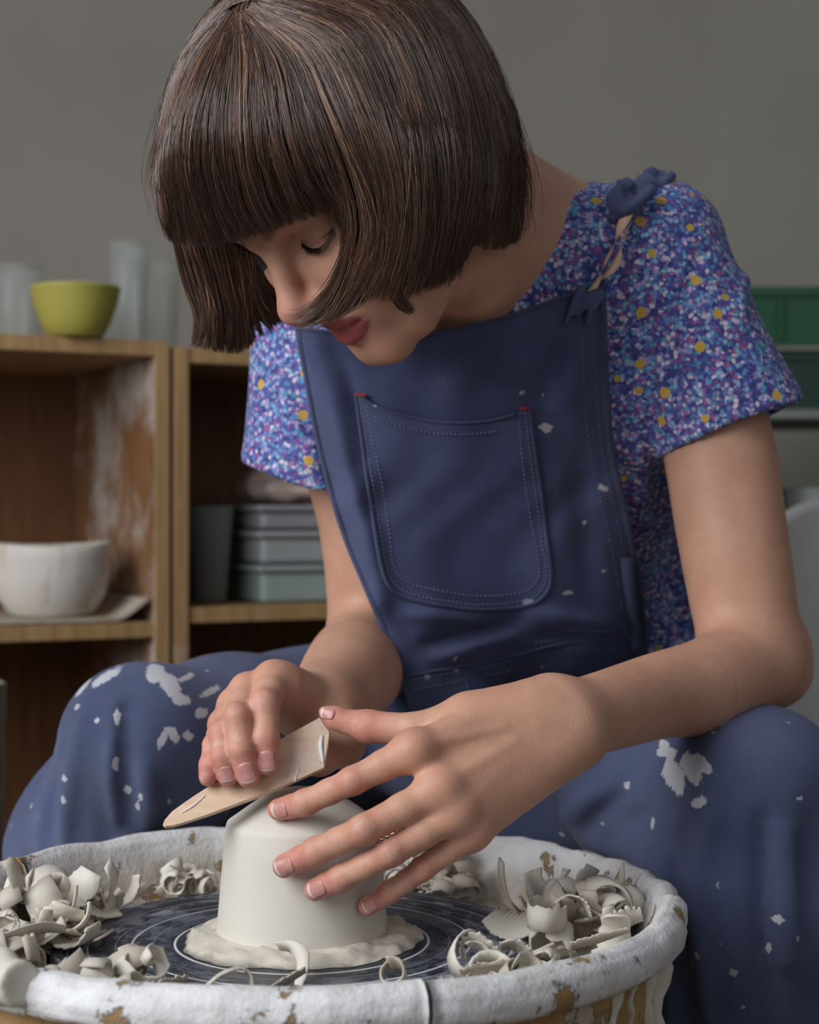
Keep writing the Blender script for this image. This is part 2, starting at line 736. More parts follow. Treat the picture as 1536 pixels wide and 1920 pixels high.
def crate(z, h, rgb, label, x0=0.445, x1=0.86):
    root = empty('green_crate', (0.65, 2.42, z))
    tag(root, label, 'crate', 'green crates behind the potter')
    m = glaze('crate_plastic_%d' % rgb[1], rgb, 0.4)
    th = 0.004
    walls = [(x0, x1, 2.3, 2.3 + th), (x0, x1, 2.54 - th, 2.54), (x0, x0 + th, 2.3 + th, 2.54 - th), (x1 - th, x1, 2.3 + th, 2.54 - th)]
    for x_0, x_1, y0, y1 in walls:
        obj('wall_panel', *box_geo(x_0, x_1, y0, y1, z, z + h - 0.012), m, root, False)
    obj('bottom_panel', *box_geo(x0 + th, x1 - th, 2.3 + th, 2.54 - th, z, z + th), m, root, False)
    r = obj('rim', *join_geo([box_geo(x0 - 0.006, x1 + 0.006, 2.294, 2.304, z + h - 0.012, z + h),
                              box_geo(x0 - 0.006, x1 + 0.006, 2.536, 2.546, z + h - 0.012, z + h),
                              box_geo(x0 - 0.006, x0 + 0.006, 2.304, 2.536, z + h - 0.012, z + h),
                              box_geo(x1 - 0.006, x1 + 0.006, 2.304, 2.536, z + h - 0.012, z + h)]), m, root, False)
    for k in range(5):
        xx = x0 + 0.05 + k * 0.08
        obj('stiffening_rib', *box_geo(xx, xx + 0.006, 2.294, 2.3, z + 0.01, z + h - 0.014), m, root, False)
    return root


crate(_rz + 0.0125, 0.078, (16, 48, 36), 'dark green plastic crate, the lower of the two stacked')
_bo = obj('divider_board', *box_geo(0.44, 0.88, 2.285, 2.55, _rz + 0.091, _rz + 0.097), plain('grey_board', (120, 114, 106)), smooth=False)
tag(_bo, 'thin grey board lying between the two green crates', 'board')
crate(_rz + 0.0975, 0.080, (10, 74, 44), 'bright green plastic crate, the upper of the two stacked')
_sh = empty('storage_rack', (0.7, 2.45, 0.0))
tag(_sh, 'pale metal rack carrying the green crates', 'rack')
M_RACK = plain('grey_enamel', (120, 122, 118), 0.5, 0.06)
obj('shelf_board', *box_geo(0.44, 1.1, 2.28, 2.62, _rz, _rz + 0.012), M_RACK, _sh, False)
obj('shelf_board', *box_geo(0.44, 1.1, 2.28, 2.62, 0.30, 0.312), M_RACK, _sh, False)
for x in (0.445, 1.07):
    for y in (2.285, 2.59):
        obj('post', *box_geo(x, x + 0.025, y, y + 0.025, 0, _rz), M_RACK, _sh, False)
_p = (0.66, 2.42, 0.3125)
solid_lathe('clear_canister', cup_profile([(0.125, 0), (0.13, 0.004), (0.135, 0.2), (0.138, 0.46)], 0.003), _p, glaze('frosted_plastic', (138, 142, 138), 0.4, (96, 94, 88)),
            'large frosted plastic canister under the green crates', 'canister', n=40)
_p = (0.478, 2.36, 0.3125)
solid_lathe('white_bottle', [(0, 0), (0.03, 0), (0.032, 0.01), (0.032, 0.38), (0.02, 0.43), (0.012, 0.45), (0.012, 0.5), (0, 0.5)], _p, glaze('white_plastic', (196, 206, 206), 0.4),
            'white plastic bottle standing beside the frosted canister', 'bottle', n=32)
# grey rounded chair
_ch = empty('grey_chair', (0.58, 1.86, 0.0))
tag(_ch, 'grey moulded plastic chair standing behind the potter', 'chair')
M_CHAIR = glaze('grey_shell_plastic', (186, 182, 180), 0.5)
nu, nv = 28, 24
Vs = []
for j in range(nv):
    v = j / (nv - 1)
    for i in range(nu):
        u = i / (nu - 1) * 2 - 1
        z = 0.42 + 0.345 * v - 0.05 * abs(u) ** 4 * v
        w = 0.25 - 0.03 * v
        x = 0.62 + u * w
        y = 1.98 + 0.06 * v - 0.12 * u * u
        Vs.append((x, y, z))
o = obj('backrest', Vs, grid_faces(nu, nv), M_CHAIR, _ch)
mo = o.modifiers.new('thickness', 'SOLIDIFY'); mo.thickness = 0.012
o = obj('seat', *box_geo(0.38, 0.86, 1.60, 1.97, 0.40, 0.425), M_CHAIR, _ch, False)
bevel(o, 0.012, 3)
for x in (0.42, 0.82):
    for y in (1.64, 1.93):
        obj('leg', *tube_geo([(x, y, 0.4), (x, y, 0.2), (x, y, 0.0)], 0.012, 10), M_RACK, _ch)
# ------------------------------------------------------------------ potter's wheel, splash pan, pot
WC = np.array([-0.0658, 1.05, 0.4776])      # centre of the wheel head's top
CLAY = (206, 199, 186)


def clay_mat(name, rgb, var=0.1, rough=0.8, wet=0.0, rings=False):
    t = NT(name)
    co = t.co()
    f = t.noise(co, 22, 5)
    g = t.noise(co, 260, 3)
    c = lin(rgb)
    col = t.ramp(f, [(0.3, tuple(x * (1 - var) for x in c[:3])), (0.7, tuple(min(1, x * (1 + var * 0.4)) for x in c[:3]))])
    h = g
    if rings:
        h = t.noise(t.mapping(co, (3, 3, 1500)), 1.0, 2)
        col = t.mix(t.math('MULTIPLY', h, 0.25), col, tuple(x * 0.93 for x in c[:3]) + (1,))
    t.p(Base_Color=col, Roughness=rough, Normal=t.bump(h, 0.00005))
    if not rings:
        t.p(Normal=t.bump(t.math('ADD', f, t.math('MULTIPLY', g, 0.25)), 0.0012))
    return t.m


M_POT = clay_mat('leather_hard_clay', (214, 208, 196), 0.05, 0.62, rings=True)
M_CLAY = clay_mat('pale_clay', CLAY)
M_SLIP = clay_mat('damp_clay', (214, 206, 190), 0.12, 0.45)


def pan_mat():
    t = NT('ochre_plastic_caked_in_clay')
    co = t.co()
    sep = t.n('SeparateXYZ', {'Vector': co})
    f = t.noise(co, 24, 8, 0.70)
    f2 = t.noise(t.mapping(co, (1, 1, 0.25)), 26, 5, 0.6)
    cover = t.math('ADD', t.math('MULTIPLY', f, 0.65), t.math('MULTIPLY', f2, 0.35))
    # the outside below the lip is less covered
    low = t.step(sep.outputs['Z'], 0.000, 0.012)
    rad = t.math('SQRT', t.math('ADD', t.math('POWER', sep.outputs['X'], 2.0), t.math('POWER', sep.outputs['Y'], 2.0)))
    outer = t.math('MULTIPLY', t.step(rad, 0.2085, 0.2105), t.math('SUBTRACT', 1.0, low))
    th = t.math('MULTIPLY_ADD', outer, 0.15, 0.412)
    mk = t.step(t.math('SUBTRACT', cover, th), -0.012, 0.02)
    white = t.ramp(t.noise(co, 40, 4), [(0.3, lin((206, 202, 198))), (0.7, lin((230, 229, 230)))])
    grey = t.mix(t.step(t.noise(co, 12, 6, 0.7), 0.36, 0.60), white, lin((188, 174, 156)))
    ochre = t.ramp(f2, [(0.3, lin((150, 116, 70))), (0.7, lin((184, 150, 100)))])
    col = t.mix(mk, ochre, t.mix(t.step(sep.outputs['Z'], 0.0, 0.02), grey, white))
    h = t.math('ADD', t.math('MULTIPLY', mk, 0.5), t.math('MULTIPLY', t.noise(co, 70, 5, 0.7), 0.8))
    t.p(Base_Color=col, Roughness=0.75, Normal=t.bump(h, 0.0028))
    return t.m


M_PAN = pan_mat()
# profile of the pan: (r, z) relative to the wheel head top, inside floor -> lip -> outside
PAN = [(0.050, -0.046), (0.120, -0.046), (0.188, -0.042), (0.200, -0.034), (0.204, -0.018), (0.208, 0.002), (0.2115, 0.018), (0.2150, 0.0265), (0.2205, 0.0310),
       (0.2265, 0.0300), (0.2315, 0.0255), (0.2335, 0.0180), (0.2320, 0.0105), (0.2285, 0.0075), (0.2250, 0.0095), (0.2185, 0.0110), (0.2150, 0.0040), (0.2140, -0.03), (0.2120, -0.085),
       (0.2100, -0.092), (0.120, -0.092), (0.050, -0.092)]
SEAM1 = math.atan2(UP(103, 1640, 1.135)[1] - WC[1], UP(103, 1640, 1.135)[0] - WC[0])
SEAM2 = math.atan2(0.835 - 1.05, UP(800, 1890, 0.835)[0] - WC[0])
pan = empty('splash_pan', WC)
tag(pan, 'round ochre plastic splash pan caked in white clay around the wheel', 'splash pan')


def pan_half(a0, a1, lift):
    n, pm = 150, len(PAN)
    V = []
    dense = []
    for k in range(pm - 1):
        for s in np.linspace(0, 1, 4)[:-1]:
            dense.append((PAN[k][0] * (1 - s) + PAN[k + 1][0] * s, PAN[k][1] * (1 - s) + PAN[k + 1][1] * s))
    dense.append(PAN[-1])
    D = np.array(dense)
    A = np.linspace(a0, a1, n)
    P = np.array([[(r) * math.cos(a), (r) * math.sin(a), z + lift] for a in A for r, z in D])
    nz = vnoise(P, 130, 5) * 0.0010 + vnoise(P, 45, 6) * 0.0012
    rad = P[:, :2] / (np.linalg.norm(P[:, :2], axis=1)[:, None] + 1e-9)
    up = (np.tile(D[:, 1], n) > -0.04)
    nz = nz + 0.0006 * vnoise(P, 330, 9)
    P[:, :2] += rad * (nz * up)[:, None]
    P[:, 2] += nz * 0.8 * up
    m = len(D)
    F = [tuple(q) for q in grid_faces(m, n)]
    # close the loop of the profile (inner edge) and the two cut ends
    for i in range(n - 1):
        F.append((i * m + m - 1, i * m, (i + 1) * m, (i + 1) * m + m - 1)[::-1])
    F.append(tuple(range(m)))
    F.append(tuple(reversed(range((n - 1) * m, n * m))))
    o = obj('pan_half', P + WC, F, M_PAN, None)
    o.data.transform(Matrix.Translation(-Vector(WC)))
    o.parent = pan
    return o


if SEAM1 < SEAM2:
    SEAM1 += 2 * math.pi
pan_half(SEAM2 + 0.006, SEAM1 - 0.010, 0.0)
pan_half(SEAM1 + 0.010, SEAM2 + 2 * math.pi - 0.006, 0.0012)

# runs of clay down the outside of the pan
for a, w, L in ((-0.30, 0.010, 0.075), (-0.38, 0.005, 0.05), (-0.62, 0.004, 0.045), (-0.52, 0.003, 0.03)):
    pts = [WC + np.array([(0.2180 - 0.003 * (i / 9)) * math.cos(a + 0.01 * math.sin(i)), (0.2180 - 0.003 * (i / 9)) * math.sin(a + 0.01 * math.sin(i)), 0.008 - L * i / 9]) for i in range(10)]
    V, F = tube_geo(pts, [w * (0.7 + 0.3 * math.sin(i * 1.3)) for i in range(10)], 10, 0.35)
    o = obj('clay_drip', np.array(V) - WC, F, M_SLIP)
    o.parent = pan


# wheel
def wheel_mat():
    t = NT('dark_wheel_metal_with_slip')
    co = t.co()
    sep = t.n('SeparateXYZ', {'Vector': co})
    x, y = sep.outputs['X'], sep.outputs['Y']
    r = t.math('SQRT', t.math('ADD', t.math('POWER', x, 2.0), t.math('POWER', y, 2.0)))
    a = t.math('ARCTAN2', y, x)
    pol = t.n('CombineXYZ', {'X': t.math('MULTIPLY', r, 330.0), 'Y': t.math('MULTIPLY', a, 3.0), 'Z': 0.0}).outputs[0]
    pol2 = t.n('CombineXYZ', {'X': t.math('MULTIPLY', r, 110.0), 'Y': t.math('MULTIPLY', a, 5.0), 'Z': 2.0}).outputs[0]
    st = t.noise(pol, 1.0, 5, 0.65)
    st2 = t.noise(pol2, 1.0, 5, 0.7)
    big = t.noise(co, 14, 4)
    band = t.math('MAXIMUM', t.math('MULTIPLY', t.step(r, 0.100, 0.125), t.math('SUBTRACT', 1.0, t.step(r, 0.147, 0.152))), t.math('MULTIPLY', t.step(r, 0.06, 0.11), 0.42))
    mk = t.math('MULTIPLY', t.step(t.math('ADD', t.math('MULTIPLY', st2, 0.6), t.math('MULTIPLY', big, 0.4)), 0.470, 0.560), band)
    fine = t.math('MULTIPLY', t.step(st, 0.50, 0.78), 0.16)
    base = t.ramp(st, [(0.3, lin((38, 40, 49))), (0.7, lin((54, 56, 66)))])
    col = t.mix(t.math('MAXIMUM', fine, t.math('MULTIPLY', mk, 0.85)), base, lin((176, 182, 198)))
    ring = None
    for rr, w, s in ((0.0775, 0.0009, 0.95), (0.1034, 0.0009, 0.9), (0.1130, 0.0004, 0.5), (0.1296, 0.0008, 0.7), (0.0905, 0.0003, 0.3), (0.1415, 0.0004, 0.4)):
        d = t.math('ABSOLUTE', t.math('SUBTRACT', r, rr))
        k = t.math('MULTIPLY', t.math('SUBTRACT', 1.0, t.step(d, w * 0.5, w * 1.2)), s)
        ring = k if ring is None else t.math('MAXIMUM', ring, k)
    col = t.mix(ring, col, lin((226, 226, 224)))
    t.p(Base_Color=col, Roughness=0.42, Normal=t.bump(st, 0.00025))
    return t.m


wheel = empty('pottery_wheel', (WC[0], WC[1], 0.0))
tag(wheel, "electric potter's wheel with a dark round wheel head under the clay pot", "potter's wheel")
prof = [(0.0, 0.0)]
for r in np.linspace(0.01, 0.149, 60):
    g = 0.0
    for rr in (0.0775, 0.1034, 0.1130, 0.1296):
        g = max(g, 0.0006 * math.exp(-((r - rr) / 0.0012) ** 2))
    prof.append((r, -g))
prof += [(0.1505, -0.0008), (0.1515, -0.003), (0.1515, -0.013), (0.149, -0.016), (0.03, -0.016), (0.0, -0.016)]
o = obj('wheel_head', *lathe_geo(prof, 128), wheel_mat())
o.location = WC
o.parent = wheel
o.matrix_parent_inverse = Matrix.Translation((-WC[0], -WC[1], 0))
M_STEEL = plain('brushed_steel', (120, 120, 122), 0.4, 0.1)
M_CABINET = plain('ochre_wheel_body', (150, 120, 78), 0.6, 0.1, 8)
obj('shaft', *tube_geo([WC - [0, 0, 0.016], WC - [0, 0, 0.06], WC - [0, 0, 0.12]], 0.02, 20), M_STEEL, wheel)
o = obj('wheel_body', *box_geo(WC[0] - 0.2, WC[0] + 0.2, WC[1] - 0.22, WC[1] + 0.12, 0.16, WC[2] - 0.094), M_CABINET, wheel, False)
bevel(o, 0.012, 3)
for sx in (-0.17, 0.17):
    for sy in (-0.19, 0.09):
        obj('leg', *tube_geo([(WC[0] + sx, WC[1] + sy, 0.17), (WC[0] + sx, WC[1] + sy, 0.08), (WC[0] + sx, WC[1] + sy, 0.0)], 0.018, 14), M_STEEL, wheel)

# clay pad that holds the pot down
n, m = 120, 9
Vp = []
for j in range(m):
    for i in range(n):
        a = 2 * math.pi * i / n
        ro = 0.0715 + 0.0022 * math.sin(2 * a + 0.6) + 0.0016 * math.sin(5 * a + 1) + 0.0010 * math.sin(11 * a) + 0.0008 * math.sin(23 * a + 2)
        s = j / (m - 1)
        r = 0.046 + (ro - 0.046) * s
        hgt = 0.0052 * (1 - s ** 3) + 0.0022
        if j == m - 1:
            hgt = 0.0004
        hgt += (0.0012 * math.sin(7 * a + 5 * s) + 0.0010 * math.sin(17 * a - 9 * s) + 0.0007 * math.sin(31 * a + 14 * s)) * (0.25 < s < 0.97)
        Vp.append((r * math.cos(a), r * math.sin(a), max(hgt, 0.0004)))
Fp = [tuple(q) for q in grid_faces(n, m, True)]
for i in range(n):
    Vp.append((Vp[i][0], Vp[i][1], 0.0003))
for i in range(n):
    Vp.append((Vp[(m - 1) * n + i][0], Vp[(m - 1) * n + i][1], 0.0003))
b0, b1 = m * n, m * n + n
for i in range(n):
    k = (i + 1) % n
    Fp += [(i, b0 + i, b0 + k, k)[::-1], ((m - 1) * n + i, (m - 1) * n + k, b1 + k, b1 + i)[::-1], (b0 + i, b1 + i, b1 + k, b0 + k)]
o = obj('clay_pad', Vp, Fp, M_SLIP)
o.location = WC
tag(o, 'lumpy ring of damp clay squashed around the foot of the pot', 'clay pad')

# the upside down pot being trimmed
POT = [(0.0, 0.0022), (0.0524, 0.0022), (0.0526, 0.004), (0.0512, 0.020), (0.0495, 0.040), (0.0478, 0.058), (0.0468, 0.0700), (0.0463, 0.0722), (0.0455, 0.0734),
       (0.0400, 0.0772), (0.0330, 0.0822), (0.0260, 0.0869), (0.0205, 0.0904), (0.0185, 0.0914), (0.0180, 0.0908), (0.0170, 0.0908), (0.0160, 0.0915), (0.0, 0.0918)]
o = obj('clay_pot', *lathe_geo(POT, 128), M_POT)
o.location = WC
tag(o, 'smooth white clay pot upside down on the wheel under the hands', 'pot')
bm_ = o.modifiers.new('edge', 'EDGE_SPLIT'); bm_.split_angle = math.radians(40)


# ------------------------------------------------------------------ trimmings
def band(C, Wd, Nn, w, rng, th=0.0006, jag=0.35, cup=0.10):
    """a strip of clay: centre line C, width directions Wd, normals Nn, widths w; one edge torn"""
    n = len(C)
    V = []
    for i in range(n):
        h = w[i] * 0.5
        j = h * (1 - jag * rng.random()) if rng.random() < 0.75 else h
        k = h * (1 - 0.12 * rng.random())
        row = ((-k, cup * w[i]), (0.0, 0.0), (j, cup * w[i]))
        for o_, c_ in row:
            V.append(C[i] + Wd[i] * o_ + Nn[i] * (c_ + th))
        for o_, c_ in row[::-1]:
            V.append(C[i] + Wd[i] * o_ + Nn[i] * (c_ - th))
    F = [tuple(q) for q in grid_faces(6, n, True)] + [(5, 4, 3, 2, 1, 0), tuple(range((n - 1) * 6, n * 6))]
    return np.array(V), F


def curl(rng, kind):
    """a ribbon of trimmed clay, torn on one edge and rolled up; returns verts, faces around the origin"""
    n = 22
    if kind == 'roll':
        R0, turns, w = rng.uniform(0.007, 0.012), rng.uniform(0.8, 1.5), rng.uniform(0.012, 0.020)
    elif kind == 'arch':
        R0, turns, w = rng.uniform(0.014, 0.024), rng.uniform(0.3, 0.6), rng.uniform(0.009, 0.015)
    elif kind == 'ribbon':
        R0, turns, w = rng.uniform(0.035, 0.06), rng.uniform(0.14, 0.24), rng.uniform(0.008, 0.013)
    else:
        R0, turns, w = rng.uniform(0.014, 0.026), rng.uniform(0.12, 0.24), rng.uniform(0.013, 0.022)
    pitch = rng.uniform(-0.007, 0.007)
    tw = rng.uniform(-0.7, 0.7)
    grow = rng.uniform(0.1, 0.5)
    C, N, B, ws = [], [], [], []
    for i in range(n):
        s = i / (n - 1)
        a = turns * 2 * math.pi * (s - 0.5)
        r = R0 * (1 + grow * (s - 0.5))
        C.append((r * math.sin(a), pitch * (s - 0.5) * turns * 2, r * (1 - math.cos(a))))
        ta = tw * (s - 0.5)
        nv = np.array([-math.sin(a), 0, math.cos(a)])
        bv = np.array([0, 1.0, 0])
        B.append(bv * math.cos(ta) + nv * math.sin(ta))
        N.append(nv * math.cos(ta) - bv * math.sin(ta))
        ws.append(w * (0.55 + 0.45 * math.sin(math.pi * (0.12 + 0.80 * s))))
    return band(np.array(C), B, N, ws, rng, cup=0.025)


def rot_rand(rng, tilt):
    e = Matrix.Rotation(rng.uniform(0, 6.28), 3, 'Z') @ Matrix.Rotation(rng.uniform(-tilt, tilt), 3, 'X') @ Matrix.Rotation(rng.uniform(-tilt, tilt), 3, 'Y')
    return np.array(e)


# wet scraps filling the trough around the wheel head
nA, nR = 200, 14
Vb = []
for j in range(nR):
    for i in range(nA):
        a = 2 * math.pi * i / nA
        Vb.append(((0.153 + 0.055 * j / (nR - 1)) * math.cos(a), (0.153 + 0.055 * j / (nR - 1)) * math.sin(a), 0.0))
Vb = np.array(Vb)
Vb[:, 2] = -0.014 + 0.0028 * vnoise(Vb, 160, 71) + 0.0022 * vnoise(Vb, 420, 72)
lowr = Vb.copy()
lowr[:, 2] = -0.040
Fb = [tuple(q) for q in grid_faces(nA, nR, True)]
nb_ = len(Vb)
Fb += [tuple(x + nb_ for x in q[::-1]) for q in Fb]
for j0 in (0, (nR - 1) * nA):
    for i in range(nA):
        k = (i + 1) % nA
        Fb.append((j0 + i, j0 + k, nb_ + j0 + k, nb_ + j0 + i))
o = obj('clay_scraps', np.vstack([Vb, lowr]), Fb, clay_mat('wet_scraps', (176, 164, 146), 0.2, 0.6))
o.location = WC
o.parent = pan
o.matrix_parent_inverse = Matrix.Translation(-Vector(WC))
o['kind'] = 'stuff'
_mc = [clay_mat('trimming_clay_a', (204, 196, 182), 0.06, 0.7), clay_mat('trimming_clay_b', (188, 178, 163), 0.06, 0.75), clay_mat('trimming_clay_c', (216, 209, 196), 0.05, 0.65)]
_rng = np.random.default_rng(4)


def pan_floor(x, y):
    """height of what lies at a place: wheel head or pan floor"""
    r = math.hypot(x - WC[0], y - WC[1])
    if r < 0.1515:
        return WC[2]
    return WC[2] - 0.010 + max(0, (r - 0.19)) * 0.8


def trim_at(x, y, z, kind, group, label, scale=1.0, rot=None):
    V, F = curl(_rng, kind)
    R = rot_rand(_rng, {'roll': 1.0, 'flake': 0.6, 'arch': 0.45}.get(kind, 0.3)) if rot is None else rot
    V = (V * scale) @ R.T
    V[:, 2] -= V[:, 2].min()
    o = obj('clay_trimming', V, F, _mc[int(_rng.integers(3))])
    o.location = (float(x), float(y), float(z))
    return tag(o, label, 'clay trimming', group)


KINDS = {'roll': 'tightly rolled ', 'arch': 'arched ', 'flake': 'flat leaf shaped ', 'ribbon': 'long narrow '}


def heap(group, label, cen, spread, n, top, kinds, scale=1.0, rmax=0.2, rmin=0.128):
    """n trimmings spread about a place of the pan, heaped up towards its middle"""
    for i in range(n):
        for _ in range(30):
            dx, dy = _rng.normal(size=2) * 0.5
            x, y = cen[0] + dx * spread[0], cen[1] + dy * spread[1]
            r = math.hypot(x - WC[0], y - WC[1])
            if rmin < r < rmax:
                break
        g = math.exp(-(dx * dx + dy * dy) * 1.4)
        z0 = pan_floor(x, y)
        z = z0 + (i / n) * max(0.0, top * g)
        trim_at(x, y, max(z, z0), *(lambda kd: (kd, group, KINDS[kd] + label))(kinds[int(_rng.integers(len(kinds)))]), scale)


heap('trimmings at the pan right', 'clay trimming heaped against the right wall of the pan', (0.124, 1.050), (0.045, 0.055), 44, 0.028,
     ['roll', 'arch', 'roll', 'flake', 'flake'], 1.3, 0.195)
heap('trimmings at the pan left', 'clay trimming heaped between wheel head and left pan wall', (-0.238, 1.06), (0.045, 0.085), 56, 0.026,
     ['roll', 'arch', 'flake', 'flake', 'flake'], 1.35, 0.195)
heap('trimmings at the pan front', 'clay trimming by the near left edge of the wheel head', (-0.185, 0.912), (0.085, 0.030), 40, 0.010,
     ['flake', 'flake', 'flake', 'roll'], 1.0, 0.195, 0.140)
heap('trimmings right of the front', 'clay trimming between wheel head and near right pan lip', (0.050, 0.905), (0.055, 0.025), 26, 0.016,
     ['roll', 'flake', 'flake'])
heap('trimmings at the pan back', 'clay trimming on the pan floor behind the wheel head', (0.035, 1.225), (0.085, 0.025), 44, 0.012,
     ['flake', 'roll', 'flake'], 0.8)
heap('trimmings at the left back', 'clay trimming on the pan floor behind the wheel at left', (-0.16, 1.20), (0.06, 0.022), 14, 0.008,
     ['flake', 'roll'], 0.8)


# trimmings that stand out, each where the photograph shows it
def strip(label, path, width, wdir, m=0, n=36, jag=0.35, cup=0.08, group=None):
    P = spline([UP(*p) for p in path], n)
    T = np.gradient(P, axis=0)
    T /= np.linalg.norm(T, axis=1)[:, None]
    wd = spline(np.array([nrm(w) for w in wdir]), n) if len(wdir) > 1 else np.tile(nrm(wdir[0]), (n, 1))
    wd = wd - T * (wd * T).sum(1)[:, None]
    wd /= np.linalg.norm(wd, axis=1)[:, None]
    N = np.cross(T, wd)
    ws = np.interp(np.linspace(0, 1, n), np.linspace(0, 1, len(width)), width) * 0.001
    V, F = band(P, wd, N, ws, _rng, jag=jag, cup=cup)
    c = V.mean(0)
    o = obj('clay_trimming', V - c, F, _mc[m])
    o.location = c
    return tag(o, label, 'clay trimming', group)


Zv, Yv, Xv = (0, 0, 1), (0, 1, 0), (1, 0, 0)
strip('wide open ring of clay at the left end of the right hand heap', [(1040, 1728, 1.04), (1062, 1722, 1.015), (1030, 1726, 0.998), (993, 1718, 1.005), (996, 1705, 1.03), (1030, 1698, 1.042), (1050, 1702, 1.035)], (14, 16, 16, 15, 12), [Zv], 0, cup=0.01, jag=0.3)
strip('thin pointed strip of clay standing upright against the right pan wall', [(1158, 1702, 1.085), (1162, 1672, 1.088), (1166, 1640, 1.09), (1168, 1618, 1.092)], (9, 7, 4, 1.5), [(1, -0.6, 0)], 0)
strip('broad arch of clay bridging the top of the right hand heap', [(1040, 1690, 1.03), (1066, 1678, 1.028), (1096, 1690, 1.026), (1108, 1720, 1.025)], (9, 11, 11, 8), [(0.2, -1, 0.35)], 2)
strip('flat fan of clay lying by the pan lip on the right hand heap', [(1142, 1730, 1.015), (1170, 1716, 1.012), (1204, 1712, 1.01)], (14, 20, 12), [(0, -0.6, 0.8)], 2, jag=0.5)
strip('long dark edged strip of clay lying along the right pan lip', [(1070, 1772, 0.985), (1120, 1758, 0.985), (1180, 1742, 0.985)], (7, 9, 4), [(0.1, -0.6, 0.8)], 1)
strip('toothed arch of clay standing on the wheel head near its right front', [(866, 1798, 0.955), (868, 1768, 0.955), (892, 1760, 0.955), (922, 1778, 0.955), (938, 1798, 0.955)], (9, 13, 13, 11, 8), [(0.1, -0.5, 0.85)], 2, jag=0.5)
strip('smooth round arch of clay beside the toothed one on the wheel head', [(938, 1772, 0.95), (965, 1768, 0.95), (990, 1784, 0.95), (998, 1812, 0.95)], (8, 12, 12, 9), [(0.1, -0.7, 0.7)], 0)
strip('small rolled loop of clay resting by the right front of the pan lip', [(1000, 1812, 0.93), (1004, 1788, 0.93), (1030, 1780, 0.93), (1046, 1798, 0.93), (1026, 1812, 0.93)], (12, 14, 14, 12), [(-0.5, -1, 0.1)], 0)
strip('long clay roll lying along the near right of the wheel head', [(862, 1822, 0.92), (900, 1812, 0.92), (950, 1808, 0.92), (990, 1814, 0.92)], (10, 14, 14, 9), [(0, -0.45, 0.9)], 1, cup=0.3)
strip('tall bent ribbon of clay arching over the near left of the wheel head', [(345, 1892, 0.885), (372, 1862, 0.89), (412, 1826, 0.895), (452, 1814, 0.90), (472, 1832, 0.90), (470, 1870, 0.90)], (10, 10, 9, 7, 5, 3), [(0.25, -0.5, 0.8), (0.4, -0.9, 0.2), (0.6, -0.8, 0.0)], 0)
strip('clay ribbon peeling off the clay pad towards the near edge', [(520, 1772, 0.985), (548, 1775, 0.975), (568, 1792, 0.965), (566, 1830, 0.955), (554, 1866, 0.945)], (8, 8, 8, 7, 4), [(0.1, -0.8, 0.6), (0.8, -0.5, 0.1), (0.9, -0.4, 0)], 2, jag=0.15)
strip('flat slanting strip of clay in front of the peeling ribbon', [(486, 1870, 0.915), (526, 1842, 0.92), (572, 1816, 0.925)], (10, 12, 7), [(0.2, -0.7, 0.7)], 1)
strip('toothed strip of clay tilted up at the left front of the wheel head', [(232, 1835, 0.935), (262, 1808, 0.94), (292, 1786, 0.945)], (9, 11, 8), [(0.4, -0.6, 0.7)], 2, jag=0.6)
strip('broad scalloped strip of clay lying at the left front', [(250, 1868, 0.90), (300, 1848, 0.905), (352, 1832, 0.91)], (12, 15, 8), [(0.1, -0.6, 0.8)], 1, jag=0.6)
strip('long narrow strip of clay sticking out over the left heap', [(0, 1764, 0.98), (40, 1748, 0.99), (82, 1738, 1.0), (120, 1742, 1.01)], (9, 9, 8, 5), [(0, -0.5, 0.85)], 0, jag=0.1)
strip('open ring of clay at the left frame edge above the long strip', [(0, 1712, 1.0), (22, 1708, 1.0), (36, 1730, 1.0), (22, 1752, 1.0), (2, 1748, 1.0)], (13, 13, 13, 12), [(0.4, -1, 0)], 0)
strip('pale strip of clay standing upright at the left pan wall', [(20, 1700, 1.06), (14, 1668, 1.065), (20, 1640, 1.07)], (6, 6, 3), [(1, -0.4, 0)], 2)
strip('wide upright leaf of clay on the left heap', [(92, 1740, 1.05), (98, 1702, 1.05), (108, 1672, 1.055)], (17, 19, 13), [(1, -0.3, 0)], 2)
strip('short upright leaf of clay right of the left heap, nearest the wheel head', [(196, 1712, 1.1), (214, 1690, 1.1), (228, 1670, 1.1)], (11, 13, 8), [(0.8, -0.3, 0.5)], 0, jag=0.5)
strip('folded leaf of clay between the left heap and the wheel head', [(138, 1722, 1.07), (156, 1690, 1.075), (184, 1676, 1.08), (200, 1700, 1.08)], (14, 16, 14, 9), [(0.2, -0.8, 0.5)], 0)


# lumps of clay on the near left lip
def lump(label, parts, amp, seed):
    A = disp(su(0.006, parts), lambda P: amp * vnoise(P, 120, seed) + amp * 0.4 * vnoise(P, 320, seed + 1), amp * 1.5)
    V, Q = mesh_sdf(A, 0.0016)
    c = V.mean(0)
    o = obj('clay_lump', V - c, Q, M_CLAY)
    o.location = c
    return tag(o, label, 'clay lump')


